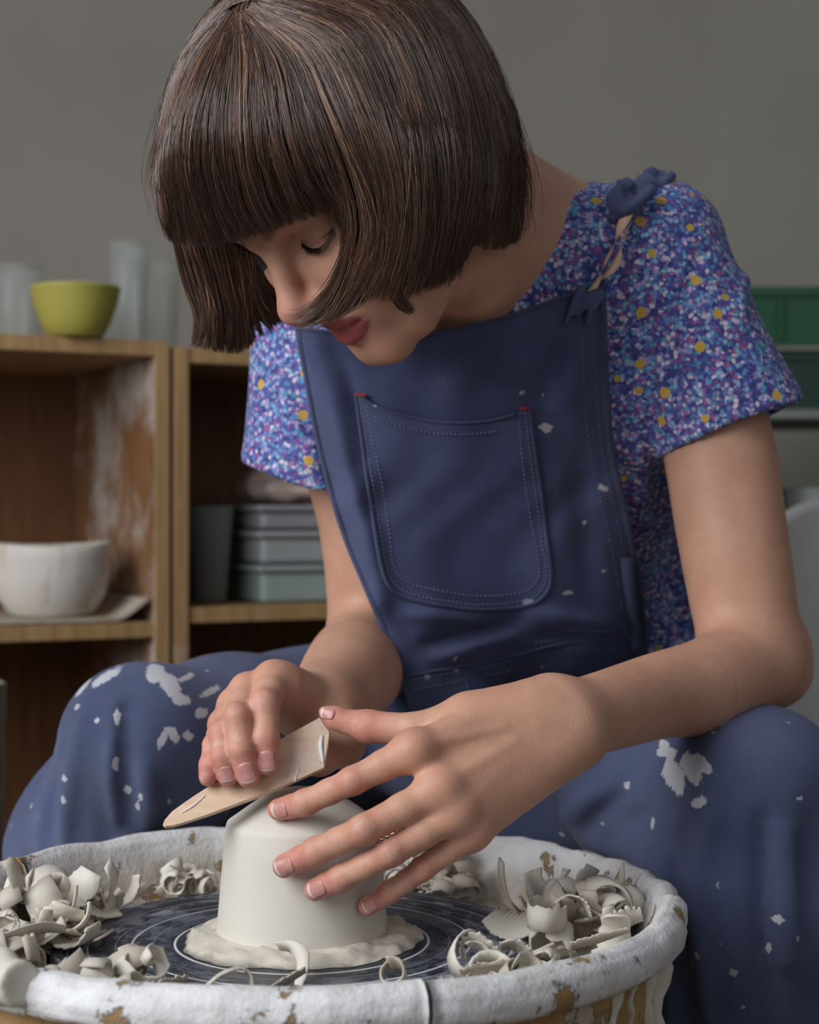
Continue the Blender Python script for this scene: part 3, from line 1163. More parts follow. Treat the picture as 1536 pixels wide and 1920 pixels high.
_l = UP(38, 1846, 0.852)
lump('rounded stub of clay on the near left lip of the pan', [inter(0.003, su(0.004, rc(_l, _l + [-0.02, 0.018, -0.002], 0.0125, 0.0130), rc(_l + [-0.012, 0.012, 0.006], _l + [-0.030, 0.026, 0.004], 0.009, 0.010)), half(_l + [0.002, -0.003, 0], [0.62, -0.75, 0.15]))], 0.0016, 61)
_l = UP(112, 1872, 0.855)
lump('slanting finger of clay beside the rounded stub on the lip', [rc(_l, _l + [-0.008, 0.02, 0.006], 0.0065, 0.006)], 0.0012, 63)
strip('broad pale slab of clay curling by the near left lip', [(120, 1890, 0.875), (170, 1862, 0.88), (240, 1846, 0.885), (300, 1850, 0.885)], (18, 24, 22, 12), [(0.1, -0.8, 0.5)], 2, jag=0.4)
strip('torn strip of clay leaning on the broad slab at the near left', [(180, 1905, 0.865), (240, 1884, 0.87), (330, 1872, 0.875)], (12, 14, 8), [(0.0, -0.7, 0.7)], 0, jag=0.5)

# ------------------------------------------------------------------ the wooden tool in the right hand
TN = nrm([0.05, -0.90, 0.43])
TP = UP(530, 1472, 1.0235)


def on_tool(px, py):
    d = np.array([(px - 768) / F_PX, 1.0, -(py - 960) / F_PX])
    return CAM + d * (((TP - CAM) @ TN) / (d @ TN))


def tool_mat():
    t = NT('wet_pale_wood')
    co = t.co()
    ax = nrm(on_tool(600, 1390) - on_tool(330, 1530))
    along = t.n('VectorMath', {0: co, 1: tuple(ax)}, operation='DOT_PRODUCT').outputs['Value']
    g = t.noise(t.mapping(co, (24, 200, 200), (0, 0.42, 0)), 1.0, 4, 0.6)
    col = t.ramp(g, [(0.3, lin((214, 178, 146))), (0.7, lin((232, 204, 176)))])
    sm = t.math('ADD', t.noise(co, 60, 6, 0.7), t.math('MULTIPLY', along, 5.0))
    m = t.step(sm, 0.60, 0.92)
    col = t.mix(t.math('MULTIPLY', m, 0.7), col, lin((220, 208, 196)))
    t.p(Base_Color=col, Roughness=t.math('MULTIPLY_ADD', m, -0.3, 0.5), Normal=t.bump(t.math('ADD', g, m), 0.0003))
    return t.m


_o2 = [(305, 1546), (309, 1536), (322, 1521), (345, 1504), (372, 1486), (410, 1462), (455, 1432), (524, 1386), (560, 1366), (601, 1344), (620, 1372), (616, 1400), (609, 1439),
       (570, 1457), (524, 1477), (480, 1495), (434, 1512), (390, 1528), (350, 1541), (322, 1549), (309, 1550)]
_T = np.array([on_tool(*p) for p in _o2])
_c = _T.mean(0)
n = len(_T)
rings = []
for off, sh in ((-0.0040, 0.0), (-0.0010, 0.0), (0.0, 0.0009)):        # back, front edge, bevelled front
    rings.append(_T + (_c - _T) / np.linalg.norm(_c - _T, axis=1)[:, None] * sh + TN * off)
V = np.vstack(rings) - _c
F = [tuple(q) for q in grid_faces(n, 3, True)] + [tuple(reversed(range(n))), tuple(range(2 * n, 3 * n))]
tool = obj('trimming_tool', V, F, tool_mat(), smooth=False)
tool.location = _c
tag(tool, 'pale wooden trimming knife wet with slip, held in the right hand over the pot', 'pottery tool')
# beads of wet slip along the cut end
for k, (pts, r) in enumerate((([(604, 1378), (600, 1396), (603, 1418), (606, 1430)], (0.0010, 0.0020, 0.0014, 0.0008)), ([(560, 1440), (554, 1458), (553, 1466)], (0.0006, 0.0009, 0.0006)),
                              ([(588, 1428), (600, 1436), (608, 1440)], (0.0005, 0.0007, 0.0005)), ([(384, 1492), (360, 1512), (340, 1524)], (0.0005, 0.0009, 0.0005)))):
    P = spline([on_tool(*p) for p in pts], 12)
    R = np.interp(np.linspace(0, 1, 12), np.linspace(0, 1, len(r)), r)
    V, F = tube_geo(P - _c, R, 8, 0.5)
    if k == 0:
        M_WET = NT('wet_slip').p(Base_Color=lin((222, 220, 214)), Roughness=0.12).m
    o = obj('slip_bead', V, F, M_WET)
    o.parent = tool
# ------------------------------------------------------------------ the potter: skin
HL = nrm([0.565, -0.822, 0.02])
HF = np.array([-0.575, -0.43, -0.70])
HF = nrm(HF - HL * (HF @ HL))
HU = np.cross(HF, HL)
HR = np.array([HL, HU, HF])              # rows: her left, up, forward of the face
HO = np.array([-0.036, 1.125, 0.972])    # middle of the head


def H(x, y, z):
    """point of the head, millimetres to her left / up / forward"""
    return HO + np.array([x, y, z]) * 0.001 @ HR


def hr(a, b, ra, rb):
    return rc(H(*a), H(*b), ra * 0.001, rb * 0.001)


def he(c, r):
    return ell(H(*c), np.array(r) * 0.001, HR)


def hc(pts, rad, k=0.0):
    return chain([H(*p) for p in pts], [r * 0.001 for r in rad], k)


def make_head():
    both = lambda f: [f(1), f(-1)]
    base = su(0.022, he((0, 34, -6), (73, 80, 92)), he((0, 36, 52), (57, 46, 43)), he((0, -36, 42), (54, 66, 43)),
              both(lambda s: hr((s * 50, -70, 8), (s * 31, -95, 54), 15, 13)), both(lambda s: he((s * 45, -30, 55), (21, 20, 24))), both(lambda s: he((s * 22, -36, 72), (15, 18, 14))))
    base = su(0.014, base, he((0, -70, 64), (34, 27, 24)), hr((-9, -100, 68), (9, -100, 68), 15.5, 15.5), both(lambda s: hr((s * 44, 8, 74), (s * 13, 5, 88), 9, 9)))
    for s in (1, -1):
        base = sub(0.013, base, he((s * 32, -9, 93), (19, 12, 12)))
    lids = [he((s * 32.5, -5, 67), (16, 13.5, 14)) for s in (1, -1)]
    base = su(0.006, base, lids)
    for s in (1, -1):                      # the fold above the lid
        base = sub(0.003, base, hc([(s * 18, -1, 83), (s * 27, 5.5, 82.5), (s * 39, 6, 80), (s * 48, 0, 73)], [0.6, 1.0, 1.0, 0.6]))
        base = sub(0.0025, base, hc([(s * 18, -7.5, 81), (s * 26, -12, 82), (s * 36, -13.5, 80.5), (s * 47, -8, 73)], [0.6, 1.1, 1.1, 0.7]))
    nose = su(0.009, hc([(0, 0, 87), (0, -18, 96), (0, -38, 105)], [7.2, 7.2, 8.0]), he((0, -41, 105.5), (9.6, 9.0, 9.4)), both(lambda s: he((s * 11.5, -47, 95), (6.2, 6.5, 9))), hr((0, -50, 102), (0, -56, 92), 4.6, 5.0))
    base = su(0.011, base, nose)
    for s in (1, -1):
        base = sub(0.003, base, he((s * 6.2, -54, 100.5), (2.9, 3.4, 4.6)))
    up = hc([(-29, -68, 72), (-12, -67, 84.5), (-4, -65.5, 88), (0, -66.8, 88), (4, -65.5, 88), (12, -67, 84.5), (29, -68, 72)], [2.0, 4.0, 4.6, 4.4, 4.6, 4.0, 2.0], 0.002)
    lo = hc([(-27, -70.5, 72), (-10, -79, 83), (0, -80.5, 85.5), (10, -79, 83), (27, -70.5, 72)], [2.0, 5.0, 5.6, 5.0, 2.0], 0.002)
    base = su(0.004, base, up)
    base = su(0.004, base, lo)
    base = sub(0.0024, base, hc([(-29, -68.5, 74.5), (-12, -72.3, 89.5), (0, -73.2, 93), (12, -72.3, 89.5), (29, -68.5, 74.5)], [0.5, 0.9, 0.9, 0.9, 0.5]))
    base = sub(0.006, base, hr((-9, -91, 90), (9, -91, 90), 2.2, 2.2))
    ears = [su(0.004, he((s * 73, -12, -10), (6, 28, 16)), he((s * 71, -34, -2), (5, 10, 9))) for s in (1, -1)]
    return su(0.006, base, ears)


NB = UP(955, 475, 1.255)                  # base of the neck
SHL, SHR = UP(1268, 480, 1.275), UP(590, 605, 1.36)
ELL_, ELR = UP(1414, 1238, 1.238), UP(706, 1215, 1.375)


def make_trunk():
    neck = su(0.02, rc(H(0, -40, -26), NB, 0.050, 0.052), rc(H(0, -30, -45), NB + [0.01, 0.04, 0.02], 0.045, 0.055),
              rc(H(0, -88, 10), NB + [-0.01, -0.02, -0.02], 0.022, 0.03), rc(UP(880, 560, 1.225), UP(900, 660, 1.25), 0.030, 0.045), rc(UP(800, 590, 1.26), UP(820, 680, 1.275), 0.030, 0.04))
    # sternomastoid ridge and collar bones
    neck = su(0.012, neck, rc(H(52, -40, -12), NB + [-0.02, -0.035, -0.035], 0.012, 0.010))
    sh = su(0.03, rc(NB + [0, 0.015, 0], SHL + [-0.02, 0, 0.010], 0.050, 0.042), rc(NB + [0, 0.015, -0.01], SHR + [0.03, 0, 0.0], 0.050, 0.040))
    return su(0.025, neck, sh)


ARM_L = [SHL, UP(1340, 800, 1.262), UP(1373, 1000, 1.25), UP(1398, 1150, 1.242), ELL_]
ARM_LR = [0.036, 0.0405, 0.0400, 0.0380, 0.0350]
FORE_L = [ELL_ + [0.002, 0, 0], UP(1330, 1284, 1.185), UP(1230, 1306, 1.14), UP(1130, 1335, 1.085), UP(1050, 1356, 1.045)]
FORE_LR = [0.0345, 0.0330, 0.0285, 0.0255, 0.0235]
ARM_R = [SHR, UP(672, 900, 1.362), UP(696, 1040, 1.37), ELR]
ARM_RR = [0.043, 0.0400, 0.0385, 0.0375]
FORE_R = [ELR, UP(674, 1245, 1.31), UP(655, 1268, 1.22), UP(628, 1300, 1.165), UP(602, 1322, 1.125)]
FORE_RR = [0.0375, 0.0385, 0.0350, 0.0295, 0.0250]

# joints of the fingers: knuckle, middle joint, end joint, tip (photo pixel, distance)
LEFT = {
    'index': ([(776, 1407, 0.991), (662, 1464, 0.990), (573, 1505, 1.003), (523, 1518, 1.0125)], [0.0106, 0.0082, 0.0077, 0.0068]),
    'middle': ([(826, 1480, 0.985), (684, 1555, 0.973), (594, 1596, 0.985), (533, 1624, 0.9935)], [0.0108, 0.0087, 0.0081, 0.0071]),
    'ring': ([(856, 1524, 0.987), (733, 1599, 0.975), (640, 1646, 0.985), (591, 1668, 0.993)], [0.0104, 0.0081, 0.0077, 0.0068]),
    'little': ([(884, 1560, 0.996), (792, 1630, 0.988), (733, 1672, 1.001), (690, 1699, 1.011)], [0.0094, 0.0069, 0.0065, 0.0059]),
}
RIGHT = {
    'index': ([(512, 1276, 1.062), (497, 1322, 1.030), (498, 1385, 1.021), (503, 1432, 1.0195)], [0.0115, 0.0088, 0.0083, 0.0072]),
    'middle': ([(464, 1296, 1.062), (446, 1346, 1.022), (452, 1406, 1.0145), (466, 1456, 1.0145)], [0.0108, 0.0082, 0.0078, 0.0070]),
    'ring': ([(438, 1324, 1.064), (416, 1376, 1.025), (418, 1420, 1.017), (427, 1457, 1.0165)], [0.0098, 0.0072, 0.0068, 0.0061]),
    'little': ([(418, 1360, 1.068), (400, 1398, 1.032), (393, 1434, 1.021), (389, 1459, 1.0180)], [0.0088, 0.0060, 0.0057, 0.0052]),
}


def finger(J, R, back):
    """one finger with its knuckles; back: direction of the back of the hand"""
    P = [UP(*j) for j in J]
    segs = []
    for i in range(3):
        mid = (P[i] + P[i + 1]) / 2
        rm = (R[i] + R[i + 1]) / 2 * (0.93 if i else 0.94)
        segs += [rc(P[i], mid, R[i], rm), rc(mid, P[i + 1], rm, R[i + 1])]
    f = su(0.003, segs)
    ax = nrm(P[2] - P[1])
    b = nrm(back - ax * (back @ ax))
    f = su(0.004, f, ell(P[1] + b * R[1] * 0.45, (R[1] * 0.95, R[1] * 0.72, R[1] * 0.66), np.array([ax, np.cross(ax, b), b])),
           ell(P[2] + b * R[2] * 0.32, (R[2] * 0.8, R[2] * 0.75, R[2] * 0.7), np.array([ax, np.cross(ax, b), b])))
    side = np.cross(ax, b)
    for i, n_, off in ():     # wrinkles over the joints
        a2 = nrm(P[i + 1] - P[i - 1])
        b2 = nrm(back - a2 * (back @ a2))
        for k in range(n_):
            c = P[i] + a2 * (k - (n_ - 1) / 2) * off + b2 * R[i] * (1.16 if i == 1 else 1.04)
            q = R[i] * 0.45
            f = sub(0.0011, f, rc(c - side * q - b2 * R[i] * 0.12, c + side * q - b2 * R[i] * 0.12, 0.0003, 0.0003))
    return f, P


def make_hand(D, wrist, wr, back, extra, k):
    backs = nrm(back)
    fs, tips = [], {}
    palm = []
    wrad = 0.0175 if k > 0 else 0.0150
    names = list(D)
    for i, nme in enumerate(names):
        J, R = D[nme]
        P0 = UP(*J[0])
        w = wrist + np.cross(nrm(UP(*D['middle'][0][0]) - wrist), backs) * (0.017 * (1.5 - i) / 1.5) * k
        palm.append(rc(w, P0, wrad, R[0] * (1.0 if k > 0 else 0.92)))
        palm.append(ell(P0 + backs * R[0] * (0.20 if k > 0 else 0.25), (R[0] * 0.72,) * 3))
    palm = su(0.012 if k > 0 else 0.007, palm, extra)
    # tendons on the back
    for i, nme in enumerate(names):
        P0 = UP(*D[nme][0][0])
        palm = su(0.004, palm, rc(P0 + backs * D[nme][1][0] * 0.80, wrist * 0.62 + P0 * 0.38 + backs * 0.0150, 0.0023, 0.0016))
    for nme in names:
        f, P = finger(D[nme][0], D[nme][1], backs)
        fs.append(f)
        tips[nme] = P

    def fn(Pp, c, h):
        d0 = palm.ev(Pp, c, h)
        d = d0
        for f in fs:
            if far(f, c, h, 0.01):
                continue
            d = np.minimum(d, smin(d0, f.ev(Pp, c, h), 0.007 if k > 0 else 0.004))
        return d
    bc, br = bound([palm] + fs)
    return S(fn, bc, br), tips


WL, WR_ = FORE_L[-1], FORE_R[-1]
BACK_L, BACK_R = nrm([-0.12, -0.93, 0.33]), nrm([-0.25, -0.55, 0.80])
TH_L = [UP(985, 1345, 1.035), UP(880, 1352, 1.030), UP(778, 1370, 1.028), UP(690, 1362, 1.034), UP(628, 1349, 1.036)]
thumb_l = su(0.004, rc(TH_L[0], TH_L[1], 0.0175, 0.0150), rc(TH_L[1], TH_L[2], 0.0150, 0.0105), rc(TH_L[2], TH_L[3], 0.0102, 0.0096), rc(TH_L[3], TH_L[4], 0.0096, 0.0068),
             rc(UP(630, 1340, 1.036), UP(608, 1335, 1.036), 0.0052, 0.0038))
hand_l, TIP_L = make_hand(LEFT, WL, 0.02, BACK_L, [rc(TH_L[0], TH_L[1], 0.0175, 0.0150), rc(UP(960, 1440, 1.04), UP(880, 1520, 1.005), 0.018, 0.013)], 1.0)
hand_l = su(0.010, hand_l, thumb_l)
TH_R = [UP(606, 1345, 1.105), UP(640, 1392, 1.078), UP(600, 1425, 1.052), UP(548, 1425, 1.046)]
hand_r, TIP_R = make_hand(RIGHT, WR_, 0.02, BACK_R, [rc(UP(528, 1285, 1.068), UP(580, 1330, 1.105), 0.0150, 0.0200), rc(TH_R[0], TH_R[1], 0.020, 0.0145)], -1.0)
hand_r = su(0.009, hand_r, chain(TH_R, [0.018, 0.0130, 0.0105, 0.0085]))

HEAD = make_head()
TRUNK = make_trunk()


def limb(P, R, n=40):
    P = spline(P, n)
    R = spline(np.array(R)[:, None], n)[:, 0]
    return chain(P, R, 0.0)


arm_l = su(0.016, limb(ARM_L, ARM_LR), limb(FORE_L, FORE_LR), rc(UP(1462, 1215, 1.25), UP(1470, 1262, 1.245), 0.020, 0.018))
arm_r = su(0.014, limb(ARM_R, ARM_RR), limb(FORE_R, FORE_RR))
# crease inside the right elbow
arm_r = sub(0.006, arm_r, chain([UP(612, 1160, 1.300), UP(640, 1172, 1.285), UP(670, 1188, 1.285)], [0.001, 0.002, 0.001]))
BODY = su(0.014, su(0.020, HEAD, TRUNK), su(0.018, arm_l, hand_l), su(0.018, arm_r, hand_r))


def skin_mat():
    t = NT('skin')
    co = t.co()
    red = t.at('red')
    f = t.noise(co, 34, 4)
    fine = t.noise(co, 420, 4, 0.6)
    pore = t.n('TexVoronoi', {'Vector': t.mapping(co, (1, 1, 1)), 'Scale': 520.0}).outputs['Distance']
    base = t.ramp(f, [(0.3, lin((196, 146, 120))), (0.7, lin((208, 160, 134)))])
    base = t.mix(t.math('MULTIPLY', t.step(t.noise(co, 75, 5, 0.65), 0.45, 0.7), 0.22), base, lin((196, 132, 116)))
    base = t.mix(t.math('MULTIPLY', red, 0.85), base, lin((200, 116, 108)))
    base = t.mix(t.at('lip'), base, lin((158, 80, 80)))
    base = t.mix(t.math('MULTIPLY', t.at('dark'), 0.7), base, lin((70, 48, 44)))
    # dried clay dust on the fingers
    dust = t.math('MULTIPLY', t.at('dust'), t.step(t.noise(co, 160, 5, 0.7), 0.47, 0.72))
    base = t.mix(t.math('MULTIPLY', dust, 0.35), base, lin((214, 196, 190)))
    t.p(Base_Color=base, Roughness=0.52, Subsurface_Weight=0.12, Subsurface_Radius=(1.0, 0.35, 0.2), Subsurface_Scale=0.004,
        Normal=t.bump(t.math('ADD', t.math('MULTIPLY', fine, 0.5), t.math('MULTIPLY', pore, 0.5)), 0.00015), Specular_IOR_Level=0.4)
    return t.m


M_SKIN = skin_mat()
person = empty('person', (0.06, 1.55, 0.0))
tag(person, 'dark haired person in a speckled shirt and navy dungarees bending over the wheel', 'person')


def falloff(V, pts, r):
    o = np.zeros(len(V))
    for p, rr in zip(pts, np.broadcast_to(r, (len(pts),))):
        near = np.abs(V - p).max(1) < 3 * rr
        d = ((V[near] - p) ** 2).sum(1)
        o[near] = np.maximum(o[near], np.exp(-d / rr ** 2))
    return o


def segdist(V, pts):
    d = np.full(len(V), 9.0)
    for a, b in zip(pts[:-1], pts[1:]):
        ba = b - a
        t = np.clip((V - a) @ ba / (ba @ ba), 0, 1)
        d = np.minimum(d, np.linalg.norm(V - a - t[:, None] * ba, axis=1))
    return d


V, Q = mesh_sdf(BODY, 0.00145, smooth=2)
body = obj('body', V, Q, M_SKIN, person)
red = np.zeros(len(V))
dust = np.zeros(len(V))
for T, D in ((TIP_L, LEFT), (TIP_R, RIGHT)):
    for nme, P in T.items():
        red = np.maximum(red, falloff(V, [P[3], P[2] * 0.6 + P[3] * 0.4], 0.012))
        red = np.maximum(red, 0.75 * falloff(V, [P[1]], 0.011))
        red = np.maximum(red, 0.40 * falloff(V, [P[0]], 0.014))
        dust = np.maximum(dust, falloff(V, [P[1], P[2], P[3]], 0.018))
red = np.maximum(red, 0.8 * falloff(V, [TH_L[3], TH_L[4]], 0.016))
dust = np.maximum(dust, falloff(V, [TH_L[2], TH_L[3], TH_L[4]], 0.02))
red = np.maximum(red, 0.55 * falloff(V, [H(0, -41, 110)], 0.016))
red = np.maximum(red, 0.40 * falloff(V, [H(45, -38, 70), H(-45, -38, 70)], 0.022))
hd = (V - HO) @ HR.T * 1000
lipd = np.minimum(segdist(hd, np.array([(-28, -68.5, 74), (-12, -68, 88), (-4, -67.0, 92), (0, -68.2, 92), (4, -67.0, 92), (12, -68, 88), (28, -68.5, 74)], float)),
                  segdist(hd, np.array([(-26, -70.5, 74), (-10, -79, 88), (0, -80.5, 90.5), (10, -79, 88), (26, -70.5, 74)], float)) - 0.8)
lipd = np.minimum(lipd, segdist(hd, np.array([(-26, -70, 75), (-10, -73, 87.5), (0, -74, 91), (10, -73, 87.5), (26, -70, 75)], float)) + 1.2)
attr(body, 'red', red)
attr(body, 'dust', np.clip(dust, 0, 1))
attr(body, 'lip', np.clip((5.2 - lipd) / 1.4, 0, 1))
lash = segdist(hd, np.array([(19, -7.5, 81), (26, -12, 83), (36, -13.5, 81.5), (47.5, -8, 74)], float))
brow = segdist(hd, np.array([(14, 9, 96), (26, 14, 94), (42, 12, 84), (50, 8, 76)], float))
lash2 = segdist(hd, np.array([(-19, -7.5, 81), (-26, -12, 83), (-36, -13.5, 81.5), (-47.5, -8, 74)], float))
brow2 = segdist(hd, np.array([(-14, 9, 96), (-26, 14, 94), (-42, 12, 84), (-50, 8, 76)], float))
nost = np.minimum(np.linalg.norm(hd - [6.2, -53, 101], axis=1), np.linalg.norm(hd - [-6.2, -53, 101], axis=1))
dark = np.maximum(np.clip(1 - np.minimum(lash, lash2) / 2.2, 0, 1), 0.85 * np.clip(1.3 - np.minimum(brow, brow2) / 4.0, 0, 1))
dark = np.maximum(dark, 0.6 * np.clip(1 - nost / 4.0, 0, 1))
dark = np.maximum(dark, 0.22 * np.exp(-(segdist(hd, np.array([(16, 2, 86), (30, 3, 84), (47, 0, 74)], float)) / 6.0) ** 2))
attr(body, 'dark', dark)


# finger nails: thin curved plates on the finger backs
def nail_mat():
    t = NT('nail')
    f = t.noise(t.co(), 200, 3)
    t.p(Base_Color=t.ramp(f, [(0.3, lin((192, 132, 124))), (0.7, lin((206, 150, 142)))]), Roughness=0.3, Subsurface_Weight=0.08, Subsurface_Scale=0.002)
    return t.m


M_NAIL = nail_mat()
M_NAIL_EDGE = plain('nail_edge', (224, 214, 204), 0.4, 0.05, 100)


def grad(A, p, e=2e-4):
    P = np.array([p + d for s in (1, -1) for d in np.eye(3) * e * s])
    v = A.ev(P)
    return nrm(v[:3] - v[3:])


def nail(A, px, py, ax, w, L):
    p, _ = trace(A, [px], [py], 0.85, 1.3)
    p = p[0]
    n = grad(A, p)
    a = nrm(ax - n * (ax @ n))
    s = np.cross(a, n)
    V, nu, nv = [], 11, 9
    for j in range(nv):
        v = j / (nv - 1) * 2 - 1
        for i in range(nu):
            u = i / (nu - 1) * 2 - 1
            wv = w * (0.93 + 0.07 * v) * (1 if abs(v) < 0.75 else 1 - 1.1 * (abs(v) - 0.75))
            lv = L * v * (1 - 0.10 * u * u)
            q = p + s * u * wv * 0.5 + a * lv * 0.5 + n * 0.006
            # settle the plate on the finger
            for _ in range(5):
                q = q - n * (A.ev(q[None])[0] - 0.00030)
            if np.linalg.norm(q - p) > 0.012:
                q = p + s * u * wv * 0.5 + a * lv * 0.5
            V.append(q)
    V = np.array(V)
    o = obj('fingernail', V, grid_faces(nu, nv), M_NAIL, body)
    m = o.modifiers.new('thickness', 'SOLIDIFY')
    m.thickness = 0.0005
    # pale free edge
    o.data.materials.append(M_NAIL_EDGE)
    for f in o.data.polygons:
        if f.index // (nu - 1) >= nv - 2:
            f.material_index = 1
    return o


for T, A, spots in ((TIP_L, hand_l, {'index': (523, 1519, 0.0104, 0.0112), 'middle': (532, 1625, 0.0112, 0.0124), 'ring': (593, 1667, 0.0104, 0.0120), 'little': (693, 1699, 0.0088, 0.0100)}),
                    (TIP_R, hand_r, {'index': (500, 1428, 0.0110, 0.0130), 'middle': (463, 1450, 0.0104, 0.0130), 'ring': (425, 1452, 0.0088, 0.0098)})):
    for nme, (px, py, w, L) in spots.items():
        nail(A, px, py, T[nme][3] - T[nme][2], w, L)
nail(hand_l, 614, 1338, TH_L[4] - TH_L[3], 0.007, 0.009)

# eyelashes: short dark curved hairs along the lid edges
M_LASH = plain('lash_hair', (34, 24, 22), 0.5, 0.05, 50, 0)
for s in (1, -1):
    parts = []
    lr = spline([(s * 19, -8, 81.5), (s * 26, -12.5, 83), (s * 36, -14, 81.5), (s * 47.5, -8.5, 74.5)], 44)
    for i, q in enumerate(lr):
        t_ = i / 43
        out = np.array([s * (0.15 + 0.55 * t_), -0.75, 0.75])
        ln = 5.0 + 3.5 * t_ + RNG.uniform(-1, 1)
        tipv = q + nrm(out) * ln + np.array([s * RNG.uniform(-0.8, 0.8), 1.2, 0.4])
        midv = q + nrm(out) * ln * 0.55
        parts.append(tube_geo([H(*q), H(*midv), H(*tipv)], [0.0003, 0.00024, 0.00008], 4))
    obj('eyelashes', *join_geo(parts), M_LASH, body)
# ------------------------------------------------------------------ the potter: shirt and dungarees
def strokes(A, items):
    """press folds into (or raise them from) a surface along lines seen in the photograph"""
    for path, r, off, sign, k in items:
        P = spline(np.array(path, float), 2 * len(path) + 2)
        pts, miss = trace(A, P[:, 0], P[:, 1], 0.9, 1.9)
        pts = pts[~miss]
        if len(pts) < 2:
            continue
        pts = pts + np.array([0, off, 0])
        rr = np.full(len(pts), r) * (0.35 + 0.65 * np.sin(np.linspace(0.15, math.pi - 0.15, len(pts))))
        c = chain(pts, rr)
        A = su(k, A, c) if sign > 0 else sub(k, A, c)
    return A


HC = np.array([0.065, 1.57, 0.60])
TA = nrm(NB - HC)                               # up the spine
TL = nrm(np.array([0.97, -0.22, 0.08]) - TA * (np.array([0.97, -0.22, 0.08]) @ TA))
TF = np.cross(TL, TA)
if TF[1] > 0:
    TF = -TF
TR = np.array([TL, TA, TF])
chest = ell(np.array([0.072, 1.345, 0.825]), (0.160, 0.17, 0.098), TR)
waist = ell(np.array([0.078, 1.44, 0.715]), (0.150, 0.17, 0.095), TR)
hips = ell(HC + [0, 0.02, 0], (0.140, 0.12, 0.115), TR)
yoke = su(0.03, rc(NB + [0.02, 0.02, -0.005], SHL + [-0.02, 0, 0.006], 0.054, 0.0515), rc(NB + [-0.03, 0.02, -0.02], SHR + [0.03, 0, -0.002], 0.054, 0.050))
TORSO = su(0.05, chest, waist, yoke)

# sleeves
A_L = UP(1371, 808, 1.262)
ax_l = nrm(A_L - UP(1222, 478, 1.272))
sl_l = inter(0.004, rc(UP(1228, 490, 1.272), A_L + ax_l * 0.05, 0.0545, 0.0590), half(A_L, ax_l))
A_R = UP(612, 926, 1.357)
ax_r = nrm(np.array([-0.030, 0.0, -0.095]))
sl_r = inter(0.004, rc(SHR + [0.0, 0, -0.004], A_R + ax_r * 0.05, 0.047, 0.0625), half(A_R, nrm([-0.34, 0, -0.94])))
FLANK = rc(UP(1225, 960, 1.44), UP(1232, 1260, 1.47), 0.045, 0.047)
SHIRT0 = su(0.012, su(0.009, su(0.03, TORSO, FLANK), sl_l), sl_r)

# neckline: a funnel around the neck
_npoly = np.array([(977, 337), (1074, 329), (1056, 378), (1034, 432), (994, 512), (953, 570), (920, 596), (800, 640), (640, 660), (600, 300), (900, 200)], float)


def poly_sd(P2, poly):
    d = np.full(len(P2), 1e9)
    ins = np.zeros(len(P2), bool)
    n = len(poly)
    for i in range(n):
        a, b = poly[i], poly[(i + 1) % n]
        e = b - a
        w = P2 - a
        q = w - e * np.clip(w @ e / (e @ e), 0, 1)[:, None]
        d = np.minimum(d, (q ** 2).sum(1))
        c = ((a[1] > P2[:, 1]) != (b[1] > P2[:, 1])) & (P2[:, 0] < (b[0] - a[0]) * (P2[:, 1] - a[1]) / (b[1] - a[1] + 1e-12) + a[0])
        ins ^= c
    d = np.sqrt(d)
    return np.where(ins, -d, d)


# the neckline is cut by a prism that runs straight back through the front of the shirt
_N3 = np.array([UP(x, y, 1.25) for x, y in _npoly])[:, [0, 2]]


def _prism(P, c, h):
    d = poly_sd(P[:, [0, 2]] * np.array([1.0, 1.0]), _N3)
    return np.maximum(d, P[:, 1] - 1.292)


NECKCUT = S(_prism, np.array([0.02, 1.2, 0.92]), 0.3)
SHIRT = SHIRT0
_cr = [
    ([(1318, 470), (1290, 545), (1268, 610), (1260, 660), (1258, 700), (1257, 735)], 0.0065, -0.0010, -1, 0.006),
    ([(1300, 420), (1272, 440), (1262, 500)], 0.0030, -0.001, -1, 0.006),
    ([(1385, 590), (1370, 650), (1335, 690), (1305, 715)], 0.0060, -0.001, -1, 0.010),
    ([(1400, 520), (1380, 600), (1350, 680), (1330, 760)], 0.004, 0.000, 1, 0.012),
    ([(1200, 640), (1195, 760), (1200, 880), (1215, 1000)], 0.005, 0.000, 1, 0.014),
    ([(1235, 900), (1245, 1000), (1262, 1090), (1275, 1180)], 0.009, -0.001, -1, 0.010),
    ([(1160, 800), (1175, 815), (1200, 820)], 0.003, -0.001, -1, 0.006),
    ([(1165, 880), (1195, 900), (1225, 905)], 0.003, -0.001, -1, 0.006),
    ([(520, 690), (545, 780), (590, 860)], 0.0045, 0.000, 1, 0.012),
]
SHIRT = strokes(SHIRT, _cr)
SHIRT = disp(SHIRT, lambda P: 0.0020 * vnoise(P, 45, 21) + 0.0007 * vnoise(P, 150, 22), 0.003)
SHIRT = sub(0.002, SHIRT, rc(A_L - ax_l * 0.012, A_L + ax_l * 0.06, 0.0505, 0.0550))
SHIRT = sub(0.002, SHIRT, rc(A_R - ax_r * 0.012, A_R + ax_r * 0.06, 0.0535, 0.0580))
SHIRT = su(0.003, SHIRT, disp(TORSO, lambda P: 0.0035 + 0.0020 * vnoise(P, 45, 21), 0.003))
SHIRT = sub(0.002, SHIRT, NECKCUT)


